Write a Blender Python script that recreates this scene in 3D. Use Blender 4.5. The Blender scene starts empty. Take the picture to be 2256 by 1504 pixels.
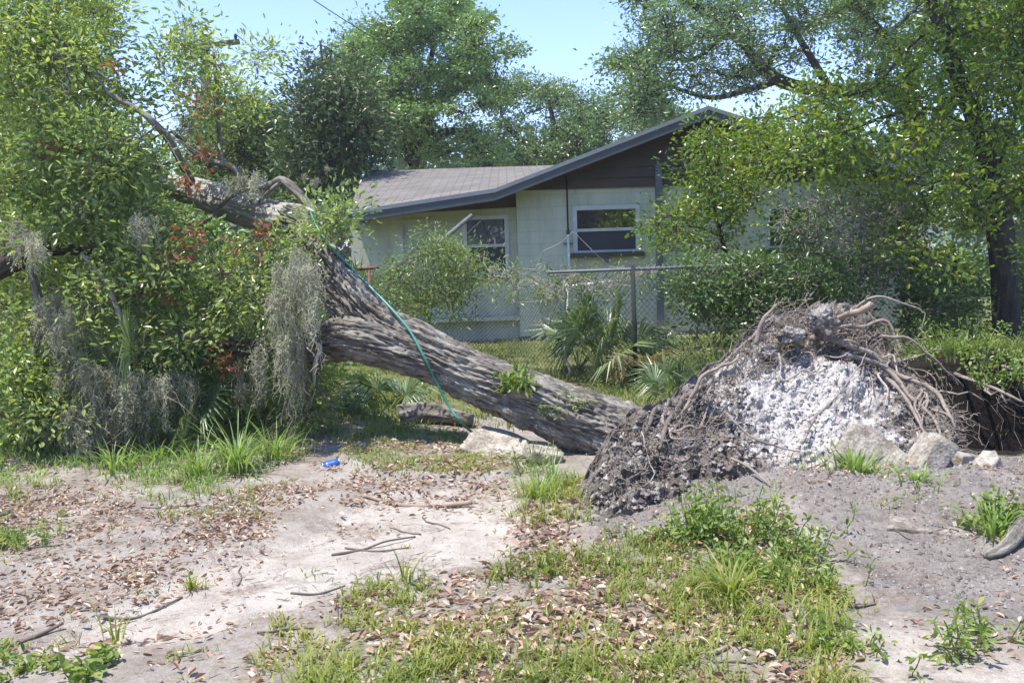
import bpy, math, random
import numpy as np
from mathutils import Vector, Matrix

# ------------------------------------------------------------------ camera
SC = bpy.context.scene
COL = SC.collection
FPX, CW, CH = 2000.0, 2256.0, 1504.0
EYE = 1.6
PITCH, ROLL = math.radians(-6.0), math.radians(-1.8)
RM = Matrix.Rotation(math.radians(90) + PITCH, 3, 'X') @ Matrix.Rotation(ROLL, 3, 'Z')
RMN = np.array(RM)
cd = bpy.data.cameras.new('camera')
cam = bpy.data.objects.new('camera', cd)
COL.objects.link(cam)
cam.location = (0, 0, EYE)
cam.rotation_euler = RM.to_euler()
cd.sensor_width = 36.0
cd.lens = 36.0 * FPX / CW
cd.clip_start, cd.clip_end = 0.05, 3000
SC.camera = cam

# ------------------------------------------------------------------ light
SUN_EL = math.radians(73)
SUN_AZ = math.radians(-114)         # measured from +Y towards +X: a high sun, left and a little towards the viewer
SUNV = Vector((math.sin(SUN_AZ) * math.cos(SUN_EL), math.cos(SUN_AZ) * math.cos(SUN_EL), math.sin(SUN_EL)))
wd = bpy.data.worlds.new('World')
SC.world = wd
wd.use_nodes = True
nt = wd.node_tree
nt.nodes.clear()
sky = nt.nodes.new('ShaderNodeTexSky')
sky.sky_type = 'NISHITA'
sky.sun_disc = False
sky.sun_elevation = SUN_EL
sky.sun_rotation = SUN_AZ
sky.air_density, sky.dust_density, sky.ozone_density = 1.0, 0.2, 3.0
bg = nt.nodes.new('ShaderNodeBackground')
bg.inputs['Strength'].default_value = 0.15
wo = nt.nodes.new('ShaderNodeOutputWorld')
tint = nt.nodes.new('ShaderNodeMix')
tint.data_type, tint.blend_type = 'RGBA', 'MULTIPLY'
tint.inputs[0].default_value = 1.0
tint.inputs[7].default_value = (.88, .87, 1.09, 1)
nt.links.new(sky.outputs[0], tint.inputs[6])
nt.links.new(tint.outputs[2], bg.inputs[0])
nt.links.new(bg.outputs[0], wo.inputs[0])
sl = bpy.data.lights.new('sun', 'SUN')
sl.energy, sl.angle, sl.color = 3.7, math.radians(0.5), (1.0, 0.95, 0.87)
so = bpy.data.objects.new('sun', sl)
COL.objects.link(so)
so.location = (-10, 6, 25)
so.rotation_euler = SUNV.to_track_quat('Z', 'Y').to_euler()
SC.view_settings.view_transform = 'Standard'
SC.view_settings.look = 'None'
SC.view_settings.gamma = 1.0
SC.view_settings.use_curve_mapping = False
SC.view_settings.exposure = 1.12
SC.render.engine = 'CYCLES'
cy = SC.cycles
cy.max_bounces, cy.diffuse_bounces, cy.glossy_bounces = 8, 5, 3
cy.transmission_bounces, cy.transparent_max_bounces = 5, 8
cy.caustics_reflective = cy.caustics_refractive = False
cy.use_denoising = True
try:
    cy.denoiser = 'OPENIMAGEDENOISE'
except Exception:
    pass

# ------------------------------------------------------------------ helpers: pixels of the photograph to places
def ray(px, py):
    return RM @ Vector(((px - CW / 2) / FPX, -(py - CH / 2) / FPX, -1.0))
def P(px, py, Y):
    d = ray(px, py)
    t = Y / d.y
    return np.array((d.x * t, Y, EYE + d.z * t))
def G(px, py, z=0.0):
    d = ray(px, py)
    t = (z - EYE) / d.z
    return np.array((d.x * t, d.y * t, z))
def PN(a, Y):
    """many pixels (n,2) at depths Y (n) -> points"""
    a = np.asarray(a, float)
    d = np.stack([(a[:, 0] - CW / 2) / FPX, -(a[:, 1] - CH / 2) / FPX, -np.ones(len(a))], 1) @ RMN.T
    t = np.broadcast_to(Y, (len(a),)) / d[:, 1]
    return d * t[:, None] + np.array((0, 0, EYE))

# ------------------------------------------------------------------ helpers: noise
def _h(i, j, k, s):
    n = (i.astype(np.int64) * 374761393 + j.astype(np.int64) * 668265263 + k.astype(np.int64) * 2147483647 + s * 1274126177) & 0xffffffff
    n = ((n ^ (n >> 13)) * 1274126177) & 0xffffffff
    n = ((n ^ (n >> 15)) * 2246822519) & 0xffffffff
    return ((n ^ (n >> 16)) & 0xffffff) / float(0xffffff)
def vnoise(p, s=0):
    p = np.asarray(p, float)
    f = np.floor(p)
    t = p - f
    t = t * t * (3 - 2 * t)
    i, j, k = f[..., 0], f[..., 1], f[..., 2]
    r = 0
    for a in (0, 1):
        for b in (0, 1):
            for c in (0, 1):
                w = (t[..., 0] if a else 1 - t[..., 0]) * (t[..., 1] if b else 1 - t[..., 1]) * (t[..., 2] if c else 1 - t[..., 2])
                r = r + w * _h(i + a, j + b, k + c, s)
    return r
def fbm(p, o=4, s=0, g=0.5):
    p = np.asarray(p, float)
    r, a, n = 0, 1.0, 0
    for q in range(o):
        r = r + a * (vnoise(p * 2 ** q + 17.3 * q, s + q) - 0.5)
        n += a
        a *= g
    return r / n * 2      # about -1 .. 1
def xy3(x, y, f=1.0):
    return np.stack([x * f, y * f, np.zeros_like(x)], -1)
def in_poly(x, y, poly):
    r = np.zeros(np.shape(x), bool)
    n = len(poly)
    for a in range(n):
        x0, y0 = poly[a]
        x1, y1 = poly[(a + 1) % n]
        if y0 == y1:
            continue
        c = ((y0 > y) != (y1 > y)) & (x < (x1 - x0) * (y - y0) / (y1 - y0) + x0)
        r ^= c
    return r
def poly_dist(x, y, poly):
    d = np.full(np.shape(x), 1e9)
    n = len(poly)
    for a in range(n):
        x0, y0 = poly[a]
        x1, y1 = poly[(a + 1) % n]
        vx, vy = x1 - x0, y1 - y0
        t = np.clip(((x - x0) * vx + (y - y0) * vy) / (vx * vx + vy * vy + 1e-12), 0, 1)
        d = np.minimum(d, np.hypot(x - x0 - t * vx, y - y0 - t * vy))
    return np.where(in_poly(x, y, poly), d, -d)
def smooth(a, b, x):
    t = np.clip((x - a) / (b - a), 0, 1)
    return t * t * (3 - 2 * t)
def nrm(v):
    return v / (np.linalg.norm(v, axis=-1, keepdims=True) + 1e-12)

# ------------------------------------------------------------------ helpers: meshes
class MB:
    """collects vertices and faces; build() links them as one mesh object"""
    def __init__(s):
        s.v, s.tc, s.q, s.t, s.rq, s.rt, s.n = [], [], [], [], [], [], 0
    def add(s, v, quads=None, tris=None, rnd=None, tc=None):
        v = np.asarray(v, float).reshape(-1, 3)
        s.v.append(v)
        s.tc.append(v if tc is None else np.asarray(tc, float).reshape(-1, 3))
        if quads is not None and len(quads):
            q = np.asarray(quads, int)
            s.q.append(q + s.n)
            s.rq.append(np.full(len(q), 0.5) if rnd is None else np.broadcast_to(rnd, (len(q),)))
        if tris is not None and len(tris):
            q = np.asarray(tris, int)
            s.t.append(q + s.n)
            s.rt.append(np.full(len(q), 0.5) if rnd is None else np.broadcast_to(rnd, (len(q),)))
        s.n += len(v)
    def box(s, c, d, rot=None, rnd=None):
        x, y, z = np.array(d) / 2
        v = np.array([(-x, -y, -z), (x, -y, -z), (x, y, -z), (-x, y, -z), (-x, -y, z), (x, -y, z), (x, y, z), (-x, y, z)])
        if rot is not None:
            v = v @ np.array(rot).T
        s.add(v + np.array(c), [(0, 3, 2, 1), (4, 5, 6, 7), (0, 1, 5, 4), (1, 2, 6, 5), (2, 3, 7, 6), (3, 0, 4, 7)], rnd=rnd)
    def bx(s, x0, x1, y0, y1, z0, z1):
        s.box(((x0 + x1) / 2, (y0 + y1) / 2, (z0 + z1) / 2), (abs(x1 - x0), abs(y1 - y0), abs(z1 - z0)))
    def tube(s, pts, rad, sides=8, cap=True, rnd=None, disp=None, flat=1.0):
        pts = np.asarray(pts, float)
        n = len(pts)
        rad = np.broadcast_to(np.asarray(rad, float), (n,))
        tan = np.gradient(pts, axis=0)
        tan = nrm(tan)
        u = np.zeros((n, 3))
        a = np.array((0, 0, 1.0)) if abs(tan[0][2]) < 0.8 else np.array((1.0, 0, 0))
        u[0] = nrm(a - tan[0] * (a @ tan[0]))
        for i in range(1, n):
            w = u[i - 1] - tan[i] * (u[i - 1] @ tan[i])
            u[i] = w / (np.linalg.norm(w) + 1e-9)
        w = np.cross(tan, u)
        an = np.arange(sides) / sides * 2 * math.pi
        L = np.concatenate([[0], np.cumsum(np.linalg.norm(np.diff(pts, axis=0), axis=1))])
        ca, sa = np.cos(an), np.sin(an)
        R = rad[:, None] * np.ones((1, sides))
        tc = np.stack([ca[None] * R, sa[None] * R, L[:, None] * np.ones((1, sides))], -1)
        if disp is not None:
            R = R + disp(ca[None] * np.ones((n, 1)), sa[None] * np.ones((n, 1)), L[:, None] * np.ones((1, sides)), rad[:, None] * np.ones((1, sides)))
        v = pts[:, None] + u[:, None] * (ca[None, :, None] * R[..., None]) + w[:, None] * (sa[None, :, None] * R[..., None] * flat)
        i = np.arange(n - 1)[:, None]
        j = np.arange(sides)[None]
        j2 = (j + 1) % sides
        q = np.stack([i * sides + j, i * sides + j2, (i + 1) * sides + j2, (i + 1) * sides + j], -1).reshape(-1, 4)
        v = v.reshape(-1, 3)
        tc = tc.reshape(-1, 3)
        tr = []
        if cap:
            v = np.concatenate([v, pts[:1], pts[-1:]])
            tc = np.concatenate([tc, [(0, 0, 0)], [(0, 0, L[-1])]])
            k = n * sides
            b = (n - 1) * sides
            for jj in range(sides):
                tr.append((k, (jj + 1) % sides, jj))
                tr.append((k + 1, b + jj, b + (jj + 1) % sides))
        s.add(v, q, tr, rnd=rnd, tc=tc)
    def segs(s, A, B, ra, rb, rnd=None):
        """many three-sided straight twigs at once"""
        A, B = np.asarray(A, float).reshape(-1, 3), np.asarray(B, float).reshape(-1, 3)
        n = len(A)
        if not n:
            return
        ra, rb = np.broadcast_to(ra, (n,)), np.broadcast_to(rb, (n,))
        t = nrm(B - A)
        ref = np.where(np.abs(t[:, 2:3]) < 0.8, np.array([(0, 0, 1.0)]), np.array([(1.0, 0, 0)]))
        u = nrm(np.cross(t, ref))
        w = np.cross(t, u)
        V = []
        for k in range(3):
            a = k * 2.0944
            o = u * math.cos(a) + w * math.sin(a)
            V += [A + o * ra[:, None], B + o * rb[:, None]]
        v = np.stack(V, 1).reshape(-1, 3)
        b = np.arange(n)[:, None] * 6
        q = np.concatenate([b + np.array([[0, 2, 3, 1]]), b + np.array([[2, 4, 5, 3]]), b + np.array([[4, 0, 1, 5]])])
        s.add(v, q, rnd=rnd if rnd is None or np.isscalar(rnd) else np.tile(rnd, 3))
    def leaves(s, c, d, n, L, Wd, rnd, kind=1, fold=0.25, curl=0.0):
        """c base points, d directions, n normals; kind 0 one diamond, 1 pointed oval of two halves"""
        c = np.asarray(c, float)
        N = len(c)
        if not N:
            return
        d = nrm(d)
        sd = nrm(np.cross(d, n))
        up = np.cross(sd, d)
        L = np.broadcast_to(L, (N,))[:, None]
        Wd = np.broadcast_to(Wd, (N,))[:, None]
        b = np.arange(N)[:, None]
        rnd = np.broadcast_to(rnd, (N,))
        if kind == 0:
            m = c + d * L * 0.5
            v = np.stack([c, m + sd * Wd * .5 + up * Wd * fold, c + d * L - up * L * curl, m - sd * Wd * .5 + up * Wd * fold], 1).reshape(-1, 3)
            s.add(v, b * 4 + np.array([[0, 1, 2, 3]]), rnd=rnd)
        else:
            m1, m2 = c + d * L * .3, c + d * L * .68 - up * L * curl * .4
            f = up * Wd * fold
            v = np.stack([c, m1 + sd * Wd * .42 + f, m2 + sd * Wd * .5 + f, c + d * L - up * L * curl, m2 - sd * Wd * .5 + f, m1 - sd * Wd * .42 + f], 1).reshape(-1, 3)
            q = np.concatenate([b * 6 + np.array([[0, 1, 2, 3]]), b * 6 + np.array([[0, 3, 4, 5]])])
            s.add(v, q, rnd=np.tile(rnd, 2))
    def blades(s, base, d, h, w, bend, rnd, segs=3):
        """grass blades: base points, horizontal directions d (n,3), heights, widths, bend (fraction of h moved sideways)"""
        base = np.asarray(base, float)
        N = len(base)
        if not N:
            return
        h, w, bend = (np.broadcast_to(x, (N,)) for x in (h, w, bend))
        sd = np.stack([-d[:, 1], d[:, 0], np.zeros(N)], 1)
        V = []
        for k in range(segs + 1):
            t = k / segs
            ang = bend * 1.5 * t
            x = h * t * np.sin(ang * .75)
            z = h * t * np.cos(ang * .75)
            p = base + d * x[:, None]
            p[:, 2] += z
            ww = w * (1 - t ** 2) * (0.7 + 0.6 * (t > 0) * (t < .9)) * .5
            if k < segs:
                V += [p - sd * ww[:, None], p + sd * ww[:, None]]
            else:
                V += [p]
        nv = 2 * segs + 1
        v = np.stack(V, 1).reshape(-1, 3)
        b = np.arange(N)[:, None] * nv
        q = [b + np.array([[2 * k, 2 * k + 1, 2 * k + 3, 2 * k + 2]]) for k in range(segs - 1)]
        k = segs - 1
        off = s.n
        if q:
            s.add(v, np.concatenate(q), rnd=np.tile(rnd, len(q)))
        else:
            s.add(v)
        s.t.append(b + np.array([[2 * k, 2 * k + 1, 2 * k + 2]]) + off)
        s.rt.append(np.broadcast_to(rnd, (N,)))
    def build(s, name, mat, parent=None, smooth_=True, extra=None):
        v = np.concatenate(s.v) if s.v else np.zeros((0, 3))
        me = bpy.data.meshes.new(name)
        q = np.concatenate(s.q) if s.q else np.zeros((0, 4), int)
        t = np.concatenate(s.t) if s.t else np.zeros((0, 3), int)
        me.vertices.add(len(v))
        nl = len(q) * 4 + len(t) * 3
        me.loops.add(nl)
        me.polygons.add(len(q) + len(t))
        o = bpy.data.objects.new(name, me)
        COL.objects.link(o)
        off = np.zeros(3)
        if parent is not None:
            o.parent = parent
            off = np.array(parent.get('_w', (0, 0, 0)))
            o['_w'] = tuple(float(x) for x in off)
        me.vertices.foreach_set('co', (v - off).astype(np.float32).ravel())
        me.loops.foreach_set('vertex_index', np.concatenate([q.ravel(), t.ravel()]).astype(np.int32))
        me.polygons.foreach_set('loop_start', np.concatenate([np.arange(len(q)) * 4, len(q) * 4 + np.arange(len(t)) * 3]).astype(np.int32))
        me.polygons.foreach_set('use_smooth', np.full(len(q) + len(t), smooth_))
        a = me.attributes.new('rnd', 'FLOAT', 'FACE')
        a.data.foreach_set('value', np.concatenate(s.rq + s.rt).astype(np.float32))
        a = me.attributes.new('tc', 'FLOAT_VECTOR', 'POINT')
        a.data.foreach_set('vector', np.concatenate(s.tc).astype(np.float32).ravel())
        for k, val in (extra or {}).items():
            a = me.attributes.new(k, 'FLOAT', 'POINT')
            a.data.foreach_set('value', np.asarray(val, np.float32).ravel())
        me.update(calc_edges=True)
        me.validate()
        me.materials.append(mat)
        return o

def thing(name, label, cat, loc=(0, 0, 0), group=None):
    o = bpy.data.objects.new(name, None)
    COL.objects.link(o)
    o.location = tuple(float(x) for x in loc)
    o['_w'] = tuple(float(x) for x in loc)
    o.empty_display_size = 0.2
    return tag(o, label, cat, group)
def tag(o, label=None, cat=None, group=None, kind=None):
    if label: o['label'] = label
    if cat: o['category'] = cat
    if group: o['group'] = group
    if kind: o['kind'] = kind
    return o
def recenter(o):
    """put a one-mesh thing's origin at the middle of its foot"""
    me = o.data
    n = len(me.vertices)
    a = np.zeros(n * 3, np.float32)
    me.vertices.foreach_get('co', a)
    a = a.reshape(-1, 3)
    c = np.array((a[:, 0].mean(), a[:, 1].mean(), a[:, 2].min()))
    me.vertices.foreach_set('co', (a - c).astype(np.float32).ravel())
    o.location = tuple(float(x) for x in c)
    me.update()
    return o

# ------------------------------------------------------------------ helpers: materials
def mat(name):
    m = bpy.data.materials.new(name)
    m.use_nodes = True
    n = m.node_tree
    n.nodes.clear()
    out = n.nodes.new('ShaderNodeOutputMaterial')
    b = n.nodes.new('ShaderNodeBsdfPrincipled')
    n.links.new(b.outputs[0], out.inputs[0])
    return m, n, b, out
def nd(n, t, **kw):
    x = n.nodes.new(t)
    for k, v in kw.items():
        if k in x.inputs: x.inputs[k].default_value = v
        else: setattr(x, k, v)
    return x
def lk(n, a, b): n.links.new(a, b)
def ramp(n, fac, stops, interp='LINEAR'):
    r = n.nodes.new('ShaderNodeValToRGB')
    e = r.color_ramp
    e.interpolation = interp
    while len(e.elements) < len(stops): e.elements.new(0.5)
    for el, (p, c) in zip(e.elements, stops):
        el.position = p
        el.color = (*c, 1) if len(c) == 3 else c
    lk(n, fac, r.inputs[0])
    return r.outputs[0]
def noise(n, vec, scale, detail=4, rough=.55):
    x = nd(n, 'ShaderNodeTexNoise', Scale=scale, Detail=detail, Roughness=rough)
    if vec is not None: lk(n, vec, x.inputs['Vector'])
    return x.outputs['Fac']
def attr(n, name):
    a = n.nodes.new('ShaderNodeAttribute')
    a.attribute_name = name
    return a
def mixc(n, fac, a, b, mode='MIX'):
    x = n.nodes.new('ShaderNodeMix')
    x.data_type = 'RGBA'
    x.blend_type = mode
    for s, val in ((0, fac), (6, a), (7, b)):
        if isinstance(val, (int, float)): x.inputs[s].default_value = val
        elif isinstance(val, tuple): x.inputs[s].default_value = (*val, 1)
        else: lk(n, val, x.inputs[s])
    return x.outputs[2]
def math_(n, op, a, b=None, clamp=False):
    x = n.nodes.new('ShaderNodeMath')
    x.operation = op
    x.use_clamp = clamp
    for i, val in enumerate((a, b)):
        if val is None: continue
        if isinstance(val, (int, float)): x.inputs[i].default_value = val
        else: lk(n, val, x.inputs[i])
    return x.outputs[0]
def mapping(n, vec, scale):
    x = n.nodes.new('ShaderNodeMapping')
    x.inputs['Scale'].default_value = scale
    lk(n, vec, x.inputs[0])
    return x.outputs[0]
def bump(n, b, h, strength=.5, dist=.02):
    x = nd(n, 'ShaderNodeBump', Strength=strength, Distance=dist)
    lk(n, h, x.inputs['Height'])
    lk(n, x.outputs[0], b.inputs['Normal'])
def objco(n):
    return n.nodes.new('ShaderNodeTexCoord').outputs['Object']

def leaf_mat(name, cols, trans=.3, rough=.38, spec=.5, tcol=1.5):
    m, n, b, out = mat(name)
    a = attr(n, 'rnd')
    k = len(cols)
    c = ramp(n, a.outputs['Fac'], [(i / max(1, k - 1), cc) for i, cc in enumerate(cols)])
    lk(n, c, b.inputs['Base Color'])
    b.inputs['Roughness'].default_value = rough
    b.inputs['Specular IOR Level'].default_value = spec
    if trans > 0:
        t = n.nodes.new('ShaderNodeBsdfTranslucent')
        tc = mixc(n, 1.0, c, (tcol * 1.1, tcol * 1.1, tcol * .45), 'MULTIPLY')
        lk(n, tc, t.inputs[0])
        mx = n.nodes.new('ShaderNodeMixShader')
        mx.inputs[0].default_value = trans
        lk(n, b.outputs[0], mx.inputs[1])
        lk(n, t.outputs[0], mx.inputs[2])
        lk(n, mx.outputs[0], out.inputs[0])
    return m
def plain(name, col, rough=.6, metal=0., var=.15, scale=8., spec=.5, bumpy=0.):
    m, n, b, out = mat(name)
    o = objco(n)
    f = noise(n, o, scale, 6, .65)
    c = ramp(n, f, [(.25, tuple(x * (1 - var) for x in col)), (.75, tuple(min(1, x * (1 + var)) for x in col))])
    lk(n, c, b.inputs['Base Color'])
    b.inputs['Roughness'].default_value = rough
    b.inputs['Metallic'].default_value = metal
    b.inputs['Specular IOR Level'].default_value = spec
    if bumpy: bump(n, b, noise(n, o, scale * 6, 4), bumpy, .01)
    return m
def bark_mat(name, dark, mid, light, scale=1.0, lichen=.35, strength=.9):
    m, n, b, out = mat(name)
    t = attr(n, 'tc').outputs['Vector']
    v = mapping(n, t, (1, 1, .14))
    ridge = noise(n, v, 30 * scale, 6, .65)
    fine = noise(n, mapping(n, t, (1, 1, .4)), 90 * scale, 4, .6)
    h = math_(n, 'ADD', math_(n, 'MULTIPLY', ridge, .75), math_(n, 'MULTIPLY', fine, .3))
    c = ramp(n, h, [(.33, dark), (.5, mid), (.68, light)])
    big = noise(n, t, 3.2 * scale, 5, .65)
    lf = ramp(n, big, [(.5, (0, 0, 0)), (.66, (lichen,) * 3)])
    c = mixc(n, lf, c, (.40, .41, .36))
    stain = ramp(n, noise(n, t, 1.7, 4, .6), [(.55, (0, 0, 0)), (.72, (.55,) * 3)])
    c = mixc(n, stain, c, (.16, .105, .06))
    lk(n, c, b.inputs['Base Color'])
    b.inputs['Roughness'].default_value = .9
    b.inputs['Specular IOR Level'].default_value = .25
    bump(n, b, h, strength, .03)
    return m

M = {}
M['bark'] = bark_mat('fallen_bark', (.032, .028, .022), (.155, .138, .112), (.40, .375, .32))
M['bark_pale'] = bark_mat('pale_bark', (.16, .14, .115), (.36, .33, .28), (.5, .47, .42), 1.2, .3, .6)
M['bark_dark'] = bark_mat('oak_bark', (.016, .013, .011), (.045, .038, .031), (.095, .085, .07), 1.0, .10)
M['twig'] = plain('twig', (.15, .125, .10), .9, var=.4, scale=5)
M['twig_pale'] = plain('pale_twig', (.34, .30, .255), .9, var=.35, scale=5)
M['root'] = plain('root', (.25, .21, .17), .9, var=.35, scale=9, bumpy=.6)
M['leaf_fallen'] = leaf_mat('fallen_oak_leaf', [(0.103, 0.153, 0.070), (0.182, 0.262, 0.095), (0.274, 0.361, 0.119), (0.378, 0.451, 0.149), (0.503, 0.523, 0.198)], .36, .32, .6)
M['leaf_oak'] = leaf_mat('live_oak_leaf', [(0.097, 0.162, 0.045), (0.163, 0.260, 0.069), (0.231, 0.351, 0.090), (0.307, 0.420, 0.114)], .2, .30, .7)
M['leaf_far'] = leaf_mat('far_oak_leaf', [(0.086, 0.145, 0.057), (0.143, 0.234, 0.082), (0.201, 0.295, 0.107), (0.258, 0.362, 0.139)], .2, .32, .7)
M['leaf_bright'] = leaf_mat('laurel_leaf', [(0.040, 0.080, 0.014), (0.086, 0.160, 0.021), (0.152, 0.233, 0.024), (0.238, 0.307, 0.031), (0.396, 0.319, 0.031)], .36, .28, .7)
M['leaf_magnolia'] = leaf_mat('magnolia_leaf', [(0.039, 0.071, 0.025), (0.070, 0.114, 0.037), (0.106, 0.164, 0.045), (0.194, 0.186, 0.067)], .12, .42, .5)
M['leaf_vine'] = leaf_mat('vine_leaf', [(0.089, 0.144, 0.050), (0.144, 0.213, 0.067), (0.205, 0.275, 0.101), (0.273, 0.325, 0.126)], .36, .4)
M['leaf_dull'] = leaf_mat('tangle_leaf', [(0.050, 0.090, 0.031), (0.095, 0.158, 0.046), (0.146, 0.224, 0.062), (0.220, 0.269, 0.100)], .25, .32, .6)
M['leaf_red'] = leaf_mat('withered_leaf', [(0.170, 0.058, 0.033), (0.255, 0.089, 0.045), (0.306, 0.126, 0.068), (0.238, 0.158, 0.105)], .35, .5, .4, 1.3)
M['litter'] = leaf_mat('fallen_leaf', [(0.187, 0.115, 0.076), (0.319, 0.201, 0.140), (0.440, 0.299, 0.220), (0.550, 0.414, 0.317), (0.616, 0.517, 0.427)], .12, .6, .3)
M['grass'] = leaf_mat('grass_blade', [(0.111, 0.156, 0.034), (0.176, 0.228, 0.047), (0.247, 0.300, 0.065), (0.338, 0.360, 0.098), (0.494, 0.408, 0.208)], .42, .45, .35)
M['grass_lush'] = leaf_mat('lush_grass', [(0.120, 0.196, 0.056), (0.184, 0.275, 0.080), (0.256, 0.362, 0.104), (0.352, 0.435, 0.144)], .38, .42, .4)
M['lawn'] = leaf_mat('yard_grass', [(.08, .12, .03), (.13, .175, .045), (.18, .215, .065), (.26, .26, .11)], .36, .5, .3)
M['weed'] = leaf_mat('weed_leaf', [(0.098, 0.156, 0.038), (0.161, 0.234, 0.054), (0.224, 0.305, 0.075), (0.336, 0.364, 0.105)], .38, .42)
M['palm'] = leaf_mat('palmetto_leaf', [(0.068, 0.115, 0.049), (0.115, 0.176, 0.073), (0.182, 0.250, 0.119), (0.324, 0.365, 0.196)], .25, .32, .55)
M['palm_dry'] = leaf_mat('dry_palmetto_leaf', [(.25, .2, .1), (.38, .30, .16), (.35, .30, .07)], .25, .5)
M['moss'] = leaf_mat('spanish_moss', [(0.317, 0.328, 0.231), (0.484, 0.488, 0.357), (0.653, 0.652, 0.483), (0.750, 0.750, 0.599)], .25, .9, .1, 1.1)
M['wood'] = leaf_mat('far_wood_leaf', [(0.042, 0.067, 0.036), (0.070, 0.105, 0.053), (0.105, 0.140, 0.068)], .25, .6, .2)

def wall_mat(name, col, dirt=.3):
    m, n, b, out = mat(name)
    o = objco(n)
    sx = n.nodes.new('ShaderNodeSeparateXYZ'); lk(n, o, sx.inputs[0])
    cx = n.nodes.new('ShaderNodeCombineXYZ'); lk(n, sx.outputs[0], cx.inputs[0]); lk(n, sx.outputs[2], cx.inputs[1])
    br = n.nodes.new('ShaderNodeTexBrick')
    br.inputs['Scale'].default_value = 1.0
    br.inputs['Brick Width'].default_value = .40
    br.inputs['Row Height'].default_value = .203
    br.inputs['Mortar Size'].default_value = .007
    br.inputs['Mortar Smooth'].default_value = .6
    br.inputs['Color1'].default_value = (1, 1, 1, 1)
    br.inputs['Color2'].default_value = (.93, .93, .93, 1)
    br.inputs['Mortar'].default_value = (.80, .80, .80, 1)
    lk(n, cx.outputs[0], br.inputs['Vector'])
    # weather streaks and blotches of the paint itself
    f = noise(n, mapping(n, o, (1.6, 1.6, .3)), 1.9, 7, .7)
    c = ramp(n, f, [(.3, tuple(x * .74 for x in col)), (.62, col)])
    c = mixc(n, 1.0, c, br.outputs['Color'], 'MULTIPLY')
    d = ramp(n, noise(n, o, 6, 6, .7), [(.62, (0, 0, 0)), (.8, (dirt,) * 3)])
    c = mixc(n, d, c, (.2, .19, .15))
    lk(n, c, b.inputs['Base Color'])
    b.inputs['Roughness'].default_value = .75
    h = math_(n, 'ADD', br.outputs['Fac'], math_(n, 'MULTIPLY', noise(n, o, 60, 4), -.25))
    h = math_(n, 'MULTIPLY', h, -1.0)
    bump(n, b, h, .35, .01)
    return m
M['block'] = wall_mat('green_block', (.66, .665, .51))
M['siding'] = plain('brown_siding', (.085, .062, .043), .7, var=.25, scale=3, bumpy=.15)
M['soffit'] = plain('dark_soffit', (.06, .05, .043), .8)
M['fascia'] = plain('fascia_paint', (.085, .094, .096), .55, var=.12, scale=4)
M['drip'] = plain('drip_edge', (.26, .275, .275), .45, var=.12, scale=6)
M['frame'] = plain('window_paint', (.60, .60, .575), .5, var=.15, scale=7)
M['sill'] = plain('sill_paint', (.07, .062, .055), .6)
M['blind'] = plain('blind', (.80, .81, .84), .6, var=.06)
M['screen'] = plain('insect_screen', (.045, .048, .052), .55, var=.2, scale=2)
M['inside'] = plain('dark_room', (.03, .03, .03), .9)
M['red'] = plain('red_stick', (.25, .03, .02), .6)
M['galv'] = plain('galvanised', (.15, .162, .162), .65, .1, var=.2, scale=12)
M['galv_dark'] = plain('weathered_post', (.020, .028, .025), .9, 0., var=.25, scale=10)
M['pvc'] = plain('white_pvc', (.72, .73, .72), .4, var=.06)
M['rust'] = plain('rusty_pipe', (.17, .085, .055), .8, .2, var=.35, scale=14)
M['door'] = plain('door_paint', (.62, .62, .66), .5, var=.1)
M['hose'] = plain('green_hose', (.055, .23, .175), .4, var=.15)
M['pole'] = plain('pole_wood', (.085, .07, .055), .9, var=.3)
M['wire'] = plain('wire', (.05, .05, .055), .6)
M['white_wall'] = plain('white_house', (.68, .68, .66), .7, var=.08)
M['grey_roof'] = plain('grey_roof', (.46, .47, .47), .6)
M['blue'] = plain('blue_can', (.04, .13, .5), .3, .2)
M['can'] = plain('can_metal', (.65, .66, .68), .3, .9)
M['dry_wood'] = plain('dry_wood', (.30, .235, .175), .9, var=.3, scale=8, bumpy=.4)
M['road'] = plain('road', (.33, .32, .30), .9, var=.1)

def shingle():
    m, n, b, out = mat('shingle')
    o = attr(n, 'tc').outputs['Vector']
    br = n.nodes.new('ShaderNodeTexBrick')
    br.inputs['Scale'].default_value = 1.0
    br.inputs['Brick Width'].default_value = .32
    br.inputs['Row Height'].default_value = .15
    br.inputs['Mortar Size'].default_value = .010
    br.inputs['Color1'].default_value = (.20, .184, .160, 1)
    br.inputs['Color2'].default_value = (.148, .134, .115, 1)
    br.inputs['Mortar'].default_value = (.075, .066, .055, 1)
    br.offset_frequency = 2
    lk(n, o, br.inputs['Vector'])
    f = ramp(n, noise(n, o, 1.2, 6, .6), [(.3, (.78, .78, .78)), (.7, (1.12, 1.1, 1.08))])
    c = mixc(n, 1.0, br.outputs['Color'], f, 'MULTIPLY')
    lk(n, c, b.inputs['Base Color'])
    b.inputs['Roughness'].default_value = .92
    bump(n, b, math_(n, 'ADD', math_(n, 'MULTIPLY', br.outputs['Fac'], -1.0), noise(n, o, 120, 3)), .5, .008)
    return m
M['shingle'] = shingle()

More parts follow.
